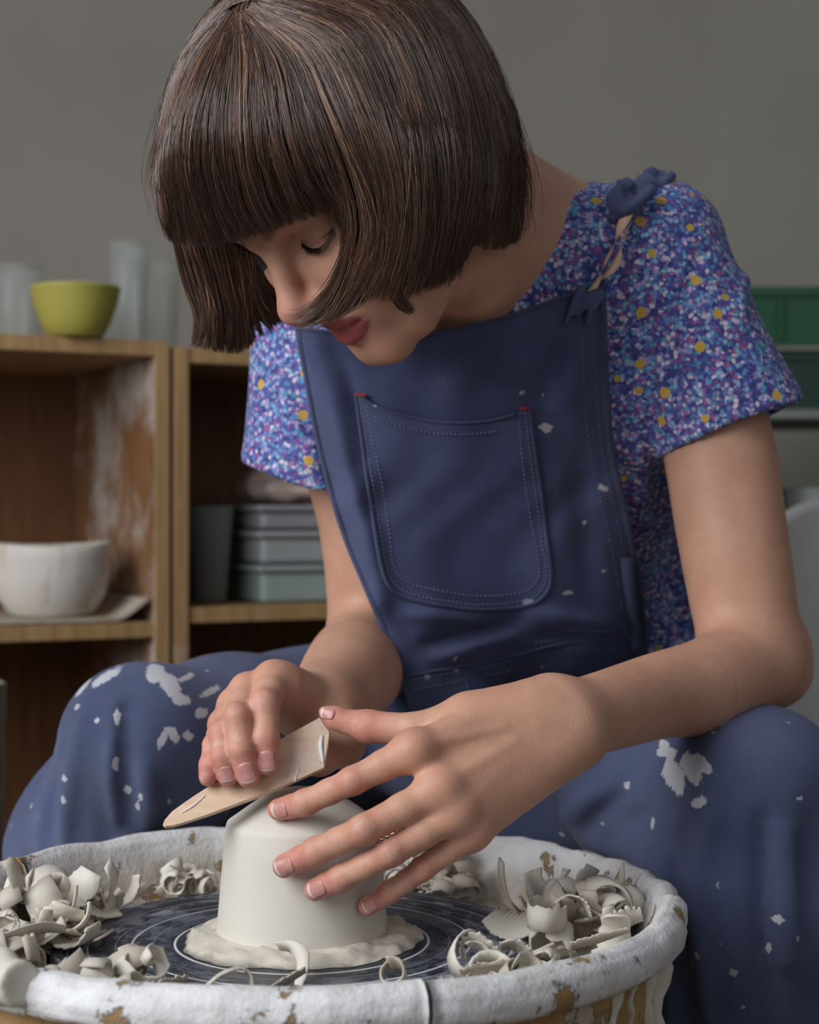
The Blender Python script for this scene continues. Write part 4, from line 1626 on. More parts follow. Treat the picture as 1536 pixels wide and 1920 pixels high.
def shirt_mat():
    t = NT('speckled_cotton')
    uv = t.co()
    wob = t.n('TexNoise', {'Vector': uv, 'Scale': 260.0, 'Detail': 2}).outputs['Color']
    wv = t.n('VectorMath', {0: wob, 1: (0.5, 0.5, 0.5)}, operation='SUBTRACT').outputs[0]
    wv = t.n('VectorMath', {0: wv, 'Scale': 0.0035}, operation='SCALE').outputs[0]
    uvw = t.n('VectorMath', {0: uv, 1: wv}, operation='ADD').outputs[0]
    v = t.n('TexVoronoi', {'Vector': uvw, 'Scale': 330.0})
    sep = t.n('SeparateColor', {'Color': v.outputs['Color']})
    pal = [(0.0, (48, 56, 122)), (0.10, (78, 100, 172)), (0.24, (84, 74, 146)), (0.34, (108, 146, 202)), (0.48, (134, 86, 154)), (0.56, (140, 186, 214)),
           (0.67, (182, 164, 204)), (0.77, (86, 158, 190)), (0.85, (222, 210, 226)), (0.95, (170, 92, 142))]
    col = t.ramp(sep.outputs[0], [(p, lin(c)) for p, c in pal], 'CONSTANT')
    d = t.step(v.outputs['Distance'], 0.42, 0.80)
    col = t.mix(t.math('MULTIPLY', d, 0.85), col, lin((58, 60, 126)))
    col = t.mix(t.math('MULTIPLY', t.noise(uv, 28, 3), 0.2), col, lin((82, 76, 150)))
    y = t.n('TexVoronoi', {'Vector': uv, 'Scale': 45.0, 'Randomness': 0.85})
    ys = t.n('SeparateColor', {'Color': y.outputs['Color']})
    dot = t.math('MULTIPLY', t.math('SUBTRACT', 1.0, t.step(y.outputs['Distance'], 0.17, 0.195)), t.math('GREATER_THAN', ys.outputs[1], 0.15))
    col = t.mix(dot, col, lin((200, 164, 72)))
    weave = t.noise(uv, 1500, 2)
    t.p(Base_Color=col, Roughness=0.8, Normal=t.bump(weave, 0.0002), Sheen_Weight=0.1)
    return t.m


M_SHIRT = shirt_mat()
V, Q = mesh_sdf(SHIRT, 0.0027, smooth=2)
shirt = obj('shirt', V, Q, M_SHIRT, person)
# ---------------- trousers
KR, KL = UP(262, 1392, 1.290), UP(1408, 1486, 1.172)
HIP_R, HIP_L = np.array([-0.03, 1.57, 0.545]), np.array([0.155, 1.57, 0.565])
leg_r = su(0.03, rc(HIP_R, UP(420, 1396, 1.38), 0.086, 0.066), rc(UP(420, 1396, 1.38), KR, 0.066, 0.054), rc(KR, UP(232, 1590, 1.362), 0.053, 0.080),
           rc(UP(232, 1590, 1.362), np.array([-0.23, 1.38, 0.08]), 0.082, 0.085), rc(UP(350, 1420, 1.32), UP(330, 1600, 1.375), 0.05, 0.06))
leg_l = su(0.03, rc(HIP_L, UP(1240, 1490, 1.28), 0.095, 0.066), rc(UP(1240, 1490, 1.28), KL, 0.062, 0.0475), rc(KL, UP(1400, 1700, 1.190), 0.0475, 0.067),
           rc(UP(1400, 1700, 1.190), np.array([0.245, 1.235, 0.08]), 0.067, 0.080), rc(UP(1450, 1455, 1.19), UP(1475, 1650, 1.2), 0.043, 0.06))
TROUS = su(0.035, leg_r, leg_l, hips, ell(np.array([0.065, 1.50, 0.60]), (0.12, 0.10, 0.08)), rc(UP(820, 1400, 1.44), UP(1080, 1500, 1.41), 0.055, 0.06), rc(UP(920, 1470, 1.43), UP(990, 1545, 1.42), 0.045, 0.045))
# open the hems
for p in (np.array([-0.23, 1.38, 0.0]), np.array([0.245, 1.235, 0.0])):
    TROUS = sub(0.002, TROUS, rc(p, p + [0, 0, 0.045], 0.078, 0.074))


def leg_folds(P):
    """soft vertical folds hanging from the knees"""
    o = np.zeros(len(P))
    for c, z0, ph, am in ((np.array([-0.232, 1.33]), 0.60, 0.4, 0.0042), (np.array([0.236, 1.19]), 0.57, 2.1, 0.0042)):
        a = np.arctan2(P[:, 1] - c[1], P[:, 0] - c[0])
        near = np.exp(-(np.hypot(P[:, 0] - c[0], P[:, 1] - c[1]) / 0.13) ** 4)
        w = np.clip((z0 - P[:, 2]) / 0.12, 0, 1)
        z = P[:, 2]
        o += am * near * w * (np.sin(9 * a + ph + 5 * z) * 0.6 + np.sin(15 * a + 2 * ph - 7 * z) * 0.35 + 0.4 * np.sin(4 * a + 12 * z))
    return o + 0.0010 * vnoise(P, 55, 31)


TROUS = disp(TROUS, leg_folds, 0.006)
TROUS = strokes(TROUS, [
    ([(218, 1310), (215, 1390), (214, 1460), (222, 1540)], 0.0045, 0.000, 1, 0.010),
    ([(240, 1330), (238, 1400), (236, 1480), (240, 1550)], 0.0045, -0.001, -1, 0.012),
    ([(120, 1400), (100, 1470), (88, 1560)], 0.005, -0.001, -1, 0.014),
    ([(150, 1360), (135, 1450), (120, 1560)], 0.005, 0.0, 1, 0.014),
    ([(270, 1440), (283, 1500), (280, 1570)], 0.004, 0.0, 1, 0.010),
    ([(1300, 1530), (1278, 1600), (1274, 1680), (1285, 1770)], 0.0055, -0.001, -1, 0.014),
    ([(1330, 1540), (1310, 1610), (1305, 1700), (1320, 1800), (1330, 1900)], 0.006, 0.0, 1, 0.014),
    ([(1430, 1540), (1440, 1650), (1438, 1760), (1440, 1880)], 0.005, -0.001, -1, 0.012),
    ([(1470, 1560), (1468, 1680), (1470, 1800)], 0.006, 0.0, 1, 0.014),
    ([(1095, 1560), (1120, 1530), (1160, 1500)], 0.006, -0.001, -1, 0.012),
    ([(1130, 1580), (1165, 1545), (1215, 1530)], 0.005, -0.001, -1, 0.012),
    ([(1060, 1530), (1100, 1490), (1150, 1460)], 0.007, 0.0, 1, 0.014),
    ([(1240, 1560), (1255, 1610), (1262, 1660)], 0.005, -0.001, -1, 0.010),
])


def denim_mat(name, base, dark, spots):
    t = NT(name)
    co = t.co()
    f = t.noise(co, 11, 5, 0.6)
    tw = t.n('TexWave', {'Vector': t.mapping(co, (1, 1, 1), (0, 0, 0.6)), 'Scale': 420.0, 'Distortion': 0.6, 'Detail': 1}, bands_direction='DIAGONAL').outputs['Fac']
    col = t.ramp(f, [(0.28, lin(dark)), (0.72, lin(base))])
    col = t.mix(t.math('MULTIPLY', tw, 0.14), col, lin((128, 136, 166)))
    # dried slip: rubbed dust, small spatters, larger dabs
    rub = t.math('MULTIPLY', t.step(t.noise(co, 17, 6, 0.7), 0.60, 0.82), 0.35)
    col = t.mix(rub, col, lin((160, 166, 184)))
    sp = t.n('TexVoronoi', {'Vector': t.n('VectorMath', {0: co, 1: t.n('VectorMath', {0: t.n('TexNoise', {'Vector': co, 'Scale': 160.0}).outputs['Color'], 'Scale': 0.006}, operation='SCALE').outputs[0]}, operation='ADD').outputs[0], 'Scale': 46.0})
    ss = t.n('SeparateColor', {'Color': sp.outputs['Color']})
    dot = t.math('MULTIPLY', t.math('SUBTRACT', 1.0, t.step(sp.outputs['Distance'], 0.07, 0.14)), t.math('GREATER_THAN', ss.outputs[0], 1.0 - spots))
    col = t.mix(t.math('MULTIPLY', dot, 0.85), col, lin((206, 204, 204)))
    dab = t.at('dab')
    brush = t.noise(t.mapping(co, (260, 260, 70), (0, 0.5, 0)), 1.0, 3)
    edge = t.step(t.math('ADD', dab, t.math('MULTIPLY_ADD', t.math('ADD', t.math('MULTIPLY', brush, 0.6), t.math('MULTIPLY', t.noise(co, 420, 4, 0.7), 0.5)), 1.3, -0.72)), 0.42, 0.56)
    col = t.mix(t.math('MULTIPLY', edge, 0.9), col, lin((214, 213, 216)))
    t.p(Base_Color=col, Roughness=0.85, Normal=t.bump(t.math('ADD', tw, t.math('MULTIPLY', f, 0.8)), 0.00035), Sheen_Weight=0.10, Sheen_Roughness=0.5)
    return t.m


M_DENIM = denim_mat('navy_work_cloth', (86, 96, 132), (60, 70, 104), 0.55)
M_BIB = denim_mat('navy_bib_cloth', (80, 90, 134), (44, 51, 84), 0.42)
dung = empty('dungarees', (0.06, 1.5, 0.0))
dung.parent = person
dung.matrix_parent_inverse = parent_inv(person)


def dabs(o, V, A, lst):
    """smears of dried slip at places seen in the photograph: (px, py, half length, half width, angle)"""
    d = np.zeros(len(V))
    for px, py, a, b, th in lst:
        c, miss = trace(A, [px], [py], 0.9, 1.9)
        if miss[0]:
            continue
        c = c[0]
        sc = c[1] / F_PX
        q = V - c
        near = np.abs(q).max(1) < 3.0 * a * sc
        q = q[near]
        x, y = q[:, 0] / sc, -q[:, 2] / sc
        ct, st = math.cos(math.radians(th)), math.sin(math.radians(th))
        u, v = (x * ct + y * st) / a, (-x * st + y * ct) / b
        r = np.sqrt(u * u + v * v)
        val = np.clip(1.25 - r * 0.75, 0, 1)
        d[near] = np.maximum(d[near], val)
    attr(o, 'dab', d)


V, Q = mesh_sdf(TROUS, 0.0035, smooth=2)
trousers = obj('trousers', V, Q, M_DENIM, dung)
dabs(trousers, V, TROUS, [
    (1262, 1452, 16, 34, -18), (1295, 1440, 14, 32, -20), (1318, 1432, 10, 20, -35), (1310, 1505, 8, 18, 35), (1250, 1410, 16, 6, -30), (1310, 1352, 40, 4, -14),
    (1462, 1725, 12, 9, 10), (1440, 1775, 5, 10, 0), (1226, 1545, 5, 12, 0), (1245, 1395, 8, 6, -40), (1175, 1472, 6, 7, 20), (1393, 1888, 6, 4, 20), (1500, 1500, 7, 5, 10),
    (290, 1258, 14, 20, -20), (318, 1285, 12, 26, -40), (340, 1312, 18, 9, 20), (198, 1270, 30, 8, -30), (155, 1290, 20, 5, -50), (378, 1337, 12, 9, 0), (305, 1385, 7, 22, 20),
    (325, 1378, 8, 16, -20), (352, 1380, 12, 8, 20), (219, 1345, 6, 14, 0), (217, 1430, 5, 38, 3), (395, 1296, 16, 6, -20), (350, 1270, 12, 5, -20), (240, 1480, 7, 10, 0), (262, 1495, 6, 9, 10),
    (258, 1512, 6, 8, 0), (182, 1351, 5, 5, 0), (120, 1460, 6, 8, 0), (118, 1500, 5, 9, 0), (1000, 1460, 9, 6, 20), (1060, 1450, 9, 5, 30),
])

# ---------------- bib: cloth draped on the torso
BIBSKIN = su(0.06, TORSO, hips, ell(np.array([0.07, 1.42, 0.69]), (0.13, 0.16, 0.10), TR), ell(np.array([0.0, 1.315, 0.80]), (0.07, 0.12, 0.06), TR), rc(UP(655, 760, 1.31), UP(760, 1290, 1.325), 0.055, 0.06))
BL = np.array([(553, 612), (572, 720), (600, 860), (640, 1000), (690, 1120), (735, 1230), (775, 1345)], float)
BR = np.array([(1133, 524), (1140, 700), (1152, 850), (1180, 980), (1202, 1100), (1214, 1230), (1217, 1345)], float)


def bib_px(u, v):
    """u across (0..1), v down (0..1) -> photo pixels"""
    n = 200
    L, R_ = spline(BL, n), spline(BR, n)
    i = np.clip(v * (n - 1), 0, n - 1).astype(int)
    p = L[i] * (1 - u)[:, None] + R_[i] * u[:, None]
    top = 52 * np.sin(np.pi * np.clip(u, 0, 1)) ** 0.8 * (1 - 0.35 * np.abs(u - 0.4))
    p[:, 1] += top * np.clip(1 - v * 2.2, 0, 1) ** 1.5
    return p


def bib_fold(px, py):
    """relief of the cloth in metres, towards the viewer"""
    def g(x0, y0, x1, y1, w):
        e = np.array([x1 - x0, y1 - y0])
        t = np.clip(((px - x0) * e[0] + (py - y0) * e[1]) / (e @ e), 0, 1)
        d = np.hypot(px - x0 - t * e[0], py - y0 - t * e[1])
        return np.exp(-(d / w) ** 2) * np.sin(np.pi * np.clip(0.15 + 0.7 * t, 0, 1))
    z = 0.0
    z = z + 0.0050 * g(590, 640, 720, 1120, 22) - 0.0030 * g(640, 660, 690, 860, 18) + 0.003 * g(700, 1120, 800, 1330, 20)
    z = z + 0.0040 * g(800, 1235, 1000, 1180, 16) - 0.0045 * g(800, 1210, 960, 1165, 12) + 0.003 * g(760, 1150, 900, 1160, 16)
    z = z - 0.0035 * g(860, 1250, 940, 1300, 14) + 0.0035 * g(1000, 1150, 1170, 1175, 15) - 0.0028 * g(980, 1185, 1180, 1205, 12)
    z = z + 0.0030 * g(1090, 620, 1060, 760, 26) - 0.0025 * g(1040, 640, 1010, 760, 20) + 0.003 * g(640, 700, 700, 900, 20)
    z = z + 0.0025 * g(745, 1200, 850, 1330, 16) - 0.0028 * g(1085, 860, 1100, 1100, 24) + 0.002 * g(900, 660, 840, 740, 30)
    return z * 2.6 + 0.0022 * np.sin(px * 0.021 + 1.3 * np.sin(py * 0.013)) * np.sin(py * 0.011 + 0.8 * np.sin(px * 0.017)) + 0.0010 * np.sin(px * 0.055 + py * 0.03 + 2 * np.sin(py * 0.02))


def drape(px, py, off, fold=True):
    P, miss = trace(BIBSKIN, px, py, 1.0, 1.75, off=0.0)
    n = np.array([0, -1.0, 0]) * np.ones((len(P), 1))
    h = off + (bib_fold(px, py) if fold else 0)
    return P + n * np.reshape(h, (-1, 1))


def sheet(name, px, py, nu, nv, off, mat, parent, thick, fold=True, smooth_it=2):
    P = drape(px, py, off, fold).reshape(nv, nu, 3)
    for _ in range(smooth_it):
        Y = P[:, :, 1]
        Yp = np.pad(Y, 1, mode='edge')
        P[:, :, 1] = (Yp[1:-1, 1:-1] * 2 + Yp[:-2, 1:-1] + Yp[2:, 1:-1] + Yp[1:-1, :-2] + Yp[1:-1, 2:]) / 6
    o = obj(name, P.reshape(-1, 3), grid_faces(nu, nv)[:, ::-1], mat, parent)
    m = o.modifiers.new('thickness', 'SOLIDIFY')
    m.thickness = thick
    m.offset = -1
    return o, P


nu, nv = 120, 130
uu, vv = np.meshgrid(np.linspace(0, 1, nu), np.linspace(0, 1, nv))
pp = bib_px(uu.ravel(), vv.ravel())
bib, _ = sheet('bib', pp[:, 0], pp[:, 1], nu, nv, 0.0085, M_BIB, dung, 0.0016, True, 3)
Vb = np.array([v.co[:] for v in bib.data.vertices])
dabs(bib, Vb, BIBSKIN, [(1022, 803, 12, 8, 0), (945, 842, 5, 8, 0), (975, 992, 5, 7, 0), (990, 1125, 10, 6, 10), (1095, 980, 4, 6, 0), (875, 1010, 3, 3, 0), (776, 1040, 4, 7, 30),
                        (1062, 1110, 12, 4, 0), (770, 940, 5, 6, 20), (1015, 740, 4, 8, 10), (730, 620, 4, 5, 0), (700, 1290, 10, 20, -30), (1120, 870, 4, 8, 10)])


def line_tube(name, path, off, rad, mat, parent, n=60, fold=True, flat=1.0, seg=6):
    P = spline(np.array(path, float), n)
    W = drape(P[:, 0], P[:, 1], off, fold)
    return obj(name, *tube_geo(W, rad, seg, flat), mat, parent)


def dashes(name, path, off, mat, parent, step_px=9.0, dash=6.0, rad=0.00055):
    """a row of stitches joined into one part"""
    P = spline(np.array(path, float), 400)
    d = np.r_[0, np.cumsum(np.linalg.norm(np.diff(P, axis=0), axis=1))]
    s = np.arange(2, d[-1] - dash, step_px)
    a = np.stack([np.interp(s, d, P[:, k]) for k in (0, 1)], 1)
    b = np.stack([np.interp(s + dash, d, P[:, k]) for k in (0, 1)], 1)
    A3, B3 = drape(a[:, 0], a[:, 1], off), drape(b[:, 0], b[:, 1], off)
    parts = [tube_geo([A3[i], (A3[i] + B3[i]) / 2 - [0, 0.0003, 0], B3[i]], [rad * 0.6, rad, rad * 0.6], 4) for i in range(len(A3))]
    o = obj(name, *join_geo(parts), mat, parent)
    o['kind'] = 'stuff'
    return o


M_STITCH = plain('seam_thread', (112, 118, 150), 0.8, 0.1, 100, 0)
M_HEM = denim_mat('bib_hem_cloth', (76, 84, 120), (46, 52, 82), 0.10)
# hems of the bib
hemT = [tuple(bib_px(np.array([u]), np.array([0.0]))[0] + [0, 4]) for u in np.linspace(0.01, 0.99, 12)]
hemR = [tuple(p) for p in bib_px(np.full(14, 0.985), np.linspace(0.02, 0.98, 14))]
hemL = [tuple(p) for p in bib_px(np.full(14, 0.015), np.linspace(0.02, 0.98, 14))]
for nm, pth in (('top_hem', hemT), ('side_hem', hemR), ('side_hem', hemL)):
    line_tube(nm, pth, 0.0085, 0.0026, M_HEM, bib, 90, True, 0.5, 8)
for du in (0.045, 0.085):
    dashes('seam', [tuple(p) for p in bib_px(np.full(14, 1 - du), np.linspace(0.03, 0.97, 14))], 0.0080, M_STITCH, bib)
dashes('seam', [(x, y + 24) for x, y in hemT], 0.0080, M_STITCH, bib)
for yo in (0, 18):
    dashes('seam', [(770, 1270 + yo), (860, 1258 + yo), (960, 1236 + yo)], 0.0095, M_STITCH, bib)
    dashes('seam', [(1000, 1190 + yo * 0.8), (1090, 1180 + yo * 0.8), (1190, 1190 + yo * 0.8)], 0.0085, M_STITCH, bib)
line_tube('waist_seam', [(760, 1262), (860, 1250), (960, 1228), (1060, 1205), (1205, 1200)], 0.0085, 0.0022, M_HEM, bib, 80, True, 0.6)
line_tube('fly_seam', [(868, 1262), (880, 1300), (898, 1340)], 0.0085, 0.0016, M_HEM, bib, 30)

# breast pocket
PL = np.array([(669, 741), (676, 800), (690, 900), (705, 1000), (722, 1080), (748, 1112), (790, 1127)], float)
PR = np.array([(990, 766), (998, 830), (1012, 920), (1024, 1020), (1030, 1082), (1018, 1115), (985, 1134)], float)
nu, nv = 60, 60
uu, vv = np.meshgrid(np.linspace(0, 1, nu), np.linspace(0, 1, nv))
Ls, Rs = spline(PL, nv), spline(PR, nv)
pk = Ls[:, None, :] * (1 - uu)[..., None] + Rs[:, None, :] * uu[..., None]
pk[:, :, 1] += 40 * np.sin(np.pi * uu) ** 0.7 * np.clip(1 - vv * 2.5, 0, 1) + 10 * np.sin(np.pi * uu) * np.clip(vv * 4 - 3, 0, 1)
gap = 0.0025 * np.sin(np.pi * uu) ** 0.6 * np.clip(1 - vv * 1.6, 0, 1) + 0.0010 * np.sin(np.pi * uu) * np.sin(np.pi * vv)
pocket, _ = sheet('pocket', pk[..., 0].ravel(), pk[..., 1].ravel(), nu, nv, 0.0108 + gap.ravel(), M_BIB, dung, 0.0018, True, 2)
Vb = np.array([v.co[:] for v in pocket.data.vertices])
dabs(pocket, Vb, BIBSKIN, [(935, 852, 7, 10, 0), (970, 858, 4, 9, 0), (912, 893, 6, 5, 20), (827, 945, 5, 4, 0), (845, 882, 3, 3, 0), (918, 1046, 5, 4, 20), (905, 1058, 4, 6, 0), (928, 1058, 4, 4, 0), (978, 995, 5, 8, 0), (990, 1128, 11, 7, 10), (904, 1005, 4, 4, 0),
                           (780, 940, 7, 7, 0), (893, 1135, 6, 4, 0)])
border = list(map(tuple, PL)) + [(840, 1136), (900, 1142)] + list(map(tuple, PR[::-1]))
line_tube('pocket_edge', border, 0.0108, 0.0016, M_HEM, pocket, 160, True, 0.7)


def inset(pts, cx, cy, px):
    o = []
    for x, y in pts:
        d = math.hypot(x - cx, y - cy)
        o.append((x + (cx - x) / d * px, y + (cy - y) / d * px))
    return o


dashes('pocket_stitching', inset(border, 848, 930, 10), 0.0112, M_STITCH, pocket, 8, 5)
dashes('pocket_stitching', inset(border, 848, 930, 27), 0.0116, M_STITCH, pocket, 8, 5)
tp = [(x, y) for x, y in pk[0].reshape(-1, 2)[::6]]
line_tube('pocket_hem', tp, 0.0128, 0.0020, M_HEM, pocket, 80, True, 0.6)
dashes('pocket_stitching', [(x, y + 22) for x, y in tp[1:-1]], 0.0142, M_STITCH, pocket, 8, 5)
M_RED = plain('red_thread', (150, 44, 52), 0.8, 0.15, 200, 0)
for a, b in (((668, 742), (688, 744)), ((972, 769), (990, 768))):
    tag(line_tube('bar_tack', [a, b], 0.0138, 0.0013, M_RED, pocket, 12), 'red bar tack at the pocket corner')

# narrow tape hanging at her left side of the bib
W = [drape(np.array([x]), np.array([y]), 0.0105, False)[0] for x, y in spline([(1172, 1045), (1180, 1120), (1190, 1190), (1200, 1262)], 14)]
Vt = []
for p in W:
    for dx, dy in ((-0.0052, 0), (0.0052, 0.001), (0.0052, -0.0012), (-0.0052, -0.0022)):
        Vt.append(p + [dx, dy, 0])
obj('side_tape', Vt, [tuple(q) for q in grid_faces(4, len(W), True)], M_DENIM, dung)

# ---------------- knotted straps on her left shoulder
def on(A, px, py, off=0.0):
    p, _ = trace(A, [px], [py], 0.9, 1.9)
    return p[0] + np.array([0, -off, 0])


k1 = on(SHIRT0, 1172, 382, 0.009)
k2 = UP(1222, 347, 1.255)
kn = []
for c, s in ((k1, 1.0), (k2, 0.82)):
    R1 = np.array([nrm([1, 0, 0.35]), nrm([-0.35, 0, 1]), [0, 1.0, 0]])
    a = ell(c + R1[2] * 0.003, np.array([0.0125, 0.0095, 0.010]) * s, R1)
    ring = [c + (R1[0] * math.cos(t) * 0.0112 + R1[1] * math.sin(t) * 0.0078 - R1[2] * (0.004 + 0.0012 * t)) * s for t in np.linspace(-0.3, 5.0, 16)]
    a = su(0.0015, a, chain(ring, [0.0050 * s] * 16))
    ring = [c + (R1[0] * math.cos(t) * 0.0060 + R1[1] * (0.002 + math.sin(t) * 0.0095) - R1[2] * 0.0095) * s for t in np.linspace(0.9, 3.9, 10)]
    a = su(0.0012, a, chain(ring, [0.0042 * s] * 10))
    a = su(0.0012, a, chain(spline([c + np.array(q) * s for q in ((-0.010, -0.004, -0.012), (0.002, -0.0125, -0.006), (0.012, -0.010, 0.003), (0.017, 0.0, 0.008))], 9), [0.0044 * s] * 9))
    kn.append(a)
kn.append(chain([k1, (k1 + k2) / 2 + [0, -0.004, 0.002], k2], [0.009, 0.008, 0.009]))
KNOT = disp(su(0.004, kn), lambda P: 0.0005 * np.sin((P[:, 0] * 0.75 + P[:, 2] * 0.65) * 1100 + 3.0 * vnoise(P, 90, 4)) + 0.0006 * vnoise(P, 260, 8), 0.002)
V, Q = mesh_sdf(KNOT, 0.0011, smooth=1)
M_KNOT = denim_mat('knotted_strap_cloth', (92, 102, 142), (66, 74, 112), 0.0)
knot = obj('shoulder_knot', V, Q, M_KNOT, dung)
attr(knot, 'dab', np.zeros(len(V)))
# strap from the second knot over the back
st = [k2, k2 + [0.0, 0.03, -0.006], k2 + [-0.02, 0.08, -0.045], k2 + [-0.06, 0.14, -0.13]]
obj('back_strap', *tube_geo(spline(st, 20), 0.011, 10, 0.35), M_KNOT, dung)
# leather lace through the knot to the bib corner
M_LACE = plain('pale_leather', (214, 176, 152), 0.6, 0.08, 60, 0.0004)
for dx, path, w0 in ((0, [(1170, 412, 0.008), (1158, 440, 0.010), (1145, 470, 0.009), (1130, 500, 0.011), (1118, 528, 0.011), (1106, 550, 0.013)], 0.0066),
                     (1, [(1184, 415, 0.006), (1168, 445, 0.007), (1160, 470, 0.008), (1150, 500, 0.008), (1134, 522, 0.010), (1122, 530, 0.011)], 0.0052)):
    P = np.array([on(SHIRT0, x, y, o_ + 0.005) for x, y, o_ in path])
    P = spline(P, 30)
    Vl = []
    for i, p in enumerate(P):
        s = i / 29
        ang = 0.3 + 1.5 * math.sin(s * 3.0 + dx)
        d = np.array([math.cos(ang), -0.4 * math.sin(ang), 0.35 * math.cos(ang)]) * w0 * (0.45 + 0.7 * math.sin(math.pi * min(1, s * 0.8 + 0.15)))
        t_ = np.array([0, 0.0007, 0])
        Vl += [p - d - t_, p + d - t_, p + d + t_, p - d + t_]
    o = obj('leather_lace', Vl, [tuple(q) for q in grid_faces(4, 30, True)] + [(3, 2, 1, 0), (116, 117, 118, 119)], M_LACE, dung)
    tag(o, 'pale leather lace tied through the shoulder knot')
# gathered corner of the bib
c0 = drape(np.array([1096.0]), np.array([556.0]), 0.012)[0]
gat = su(0.003, [chain([c0 + np.array(q) for q in pts], rr) for pts, rr in (
    ([(0.006, 0, 0.004), (0.0, -0.003, -0.004), (-0.006, 0, -0.014)], [0.0036, 0.0036, 0.002]), ([(0.010, 0, 0.0), (0.004, -0.003, -0.010), (0.001, 0, -0.020)], [0.0032, 0.003, 0.0018]),
    ([(-0.004, 0, 0.004), (-0.009, -0.002, -0.008), (-0.014, 0, -0.020)], [0.003, 0.003, 0.0015]))])
V, Q = mesh_sdf(gat, 0.0011, smooth=1)
o = obj('gathered_corner', V, Q, M_KNOT, dung)
attr(o, 'dab', np.zeros(len(V)))

# shoes on the floor and the stool she sits on
M_SHOE = plain('black_leather', (42, 40, 40), 0.5, 0.1, 40)
for p, ln in ((np.array([-0.235, 1.30, 0.0]), 1), (np.array([0.245, 1.175, 0.0]), -1)):
    sd = su(0.03, ell(p + [0, 0.05, 0.045], (0.038, 0.055, 0.045)), ell(p + [0, -0.05, 0.028], (0.043, 0.075, 0.028)), rc(p + [0, 0.06, 0.05], p + [0, 0.062, 0.12], 0.034, 0.036))
    sd = inter(0.004, sd, half([0, 0, 0.001], [0, 0, -1]))
    V, Q = mesh_sdf(sd, 0.005)
    obj('shoe', V, Q, M_SHOE, person)
stool = empty('stool', (0.065, 1.64, 0.0))
tag(stool, 'round wooden stool under the seated potter', 'stool')
M_STOOL = wood_mat('stool_wood', (150, 112, 70), (112, 80, 46))
_sz = 0.455
obj('seat', *lathe_geo([(0, _sz - 0.03), (0.15, _sz - 0.03), (0.16, _sz - 0.02), (0.16, _sz - 0.008), (0.15, _sz), (0, _sz)], 40, (0.065, 1.64, 0)), M_STOOL, stool)
for k in range(4):
    a = math.pi / 4 + k * math.pi / 2
    obj('leg', *tube_geo([(0.065 + 0.10 * math.cos(a), 1.64 + 0.10 * math.sin(a), _sz - 0.03), (0.065 + 0.14 * math.cos(a), 1.64 + 0.14 * math.sin(a), 0.2),
                          (0.065 + 0.17 * math.cos(a), 1.64 + 0.17 * math.sin(a), 0.0)], 0.014, 10), M_STOOL, stool)
# ------------------------------------------------------------------ hair: a bob with a full fringe
CR = UP(436, 22, 1.075)                    # where the fringe parts from the crown


def lock(pts, rad):
    P = spline([UP(*p) for p in pts], 10)
    R = spline(np.array(rad, float)[:, None], 10)[:, 0] * 0.001
    return chain(P, R)


HC_ = HO + np.array([0.000, 0.026, -0.006]) @ HR
cap = ell(UP(634, 268, 1.130), (0.097, 0.121, 0.117), HR)
# open the face
cap = sub(0.010, cap, rbox(H(0, -58, 85), (0.060, 0.070, 0.055), HR, 0.01))
cap = sub(0.012, cap, rbox(H(0, -95, 20), (0.075, 0.055, 0.075), HR, 0.02))
fringe = su(0.010, [lock(p, r) for p, r in (
    ([(448, 90, 1.048), (415, 160, 1.032), (372, 260, 1.026), (345, 350, 1.046), (384, 432, 1.064)], [18, 20, 20, 16, 4]),
    ([(478, 90, 1.044), (465, 160, 1.026), (440, 260, 1.018), (425, 350, 1.037), (448, 414, 1.056)], [18, 20, 20, 15, 4]),
    ([(512, 90, 1.040), (515, 160, 1.022), (500, 270, 1.016), (500, 340, 1.032), (516, 392, 1.050)], [18, 20, 20, 15, 4]),
    ([(556, 90, 1.038), (575, 170, 1.020), (565, 270, 1.014), (570, 330, 1.030), (582, 374, 1.047)], [18, 20, 20, 15, 4]),
    ([(600, 90, 1.038), (632, 190, 1.020), (625, 280, 1.015), (625, 330, 1.028), (632, 372, 1.043)], [18, 20, 19, 14, 5]),
)])
left = su(0.010, [lock(p, r) for p, r in (
    ([(660, 250, 1.020), (678, 380, 1.030), (672, 470, 1.048), (652, 530, 1.060)], [22, 15, 10, 4]),
    ([(700, 250, 1.020), (715, 390, 1.028), (710, 490, 1.042), (690, 550, 1.056)], [22, 17, 13, 4]),
    ([(740, 260, 1.025), (755, 400, 1.032), (752, 500, 1.045), (732, 562, 1.056)], [22, 18, 14, 4]),
    ([(780, 260, 1.035), (795, 400, 1.042), (795, 500, 1.052), (778, 556, 1.060)], [22, 18, 14, 5]),
    ([(820, 270, 1.050), (835, 390, 1.056), (832, 480, 1.064), (826, 528, 1.070)], [24, 19, 15, 7]),
    ([(850, 270, 1.070), (872, 380, 1.075), (862, 460, 1.080), (852, 512, 1.084)], [24, 19, 14, 7]),
)])
back = su(0.012, [lock(p, r) for p, r in (
    ([(880, 230, 1.110), (918, 330, 1.120), (915, 400, 1.128), (905, 445, 1.130)], [30, 22, 17, 9]),
    ([(900, 230, 1.140), (940, 330, 1.150), (940, 400, 1.155), (935, 442, 1.158)], [30, 20, 16, 9]),
    ([(880, 230, 1.185), (925, 330, 1.195), (935, 410, 1.195), (930, 450, 1.190)], [30, 22, 17, 9]),
    ([(840, 250, 1.220), (880, 350, 1.230), (890, 420, 1.225), (885, 450, 1.22)], [30, 22, 17, 9]),
)])
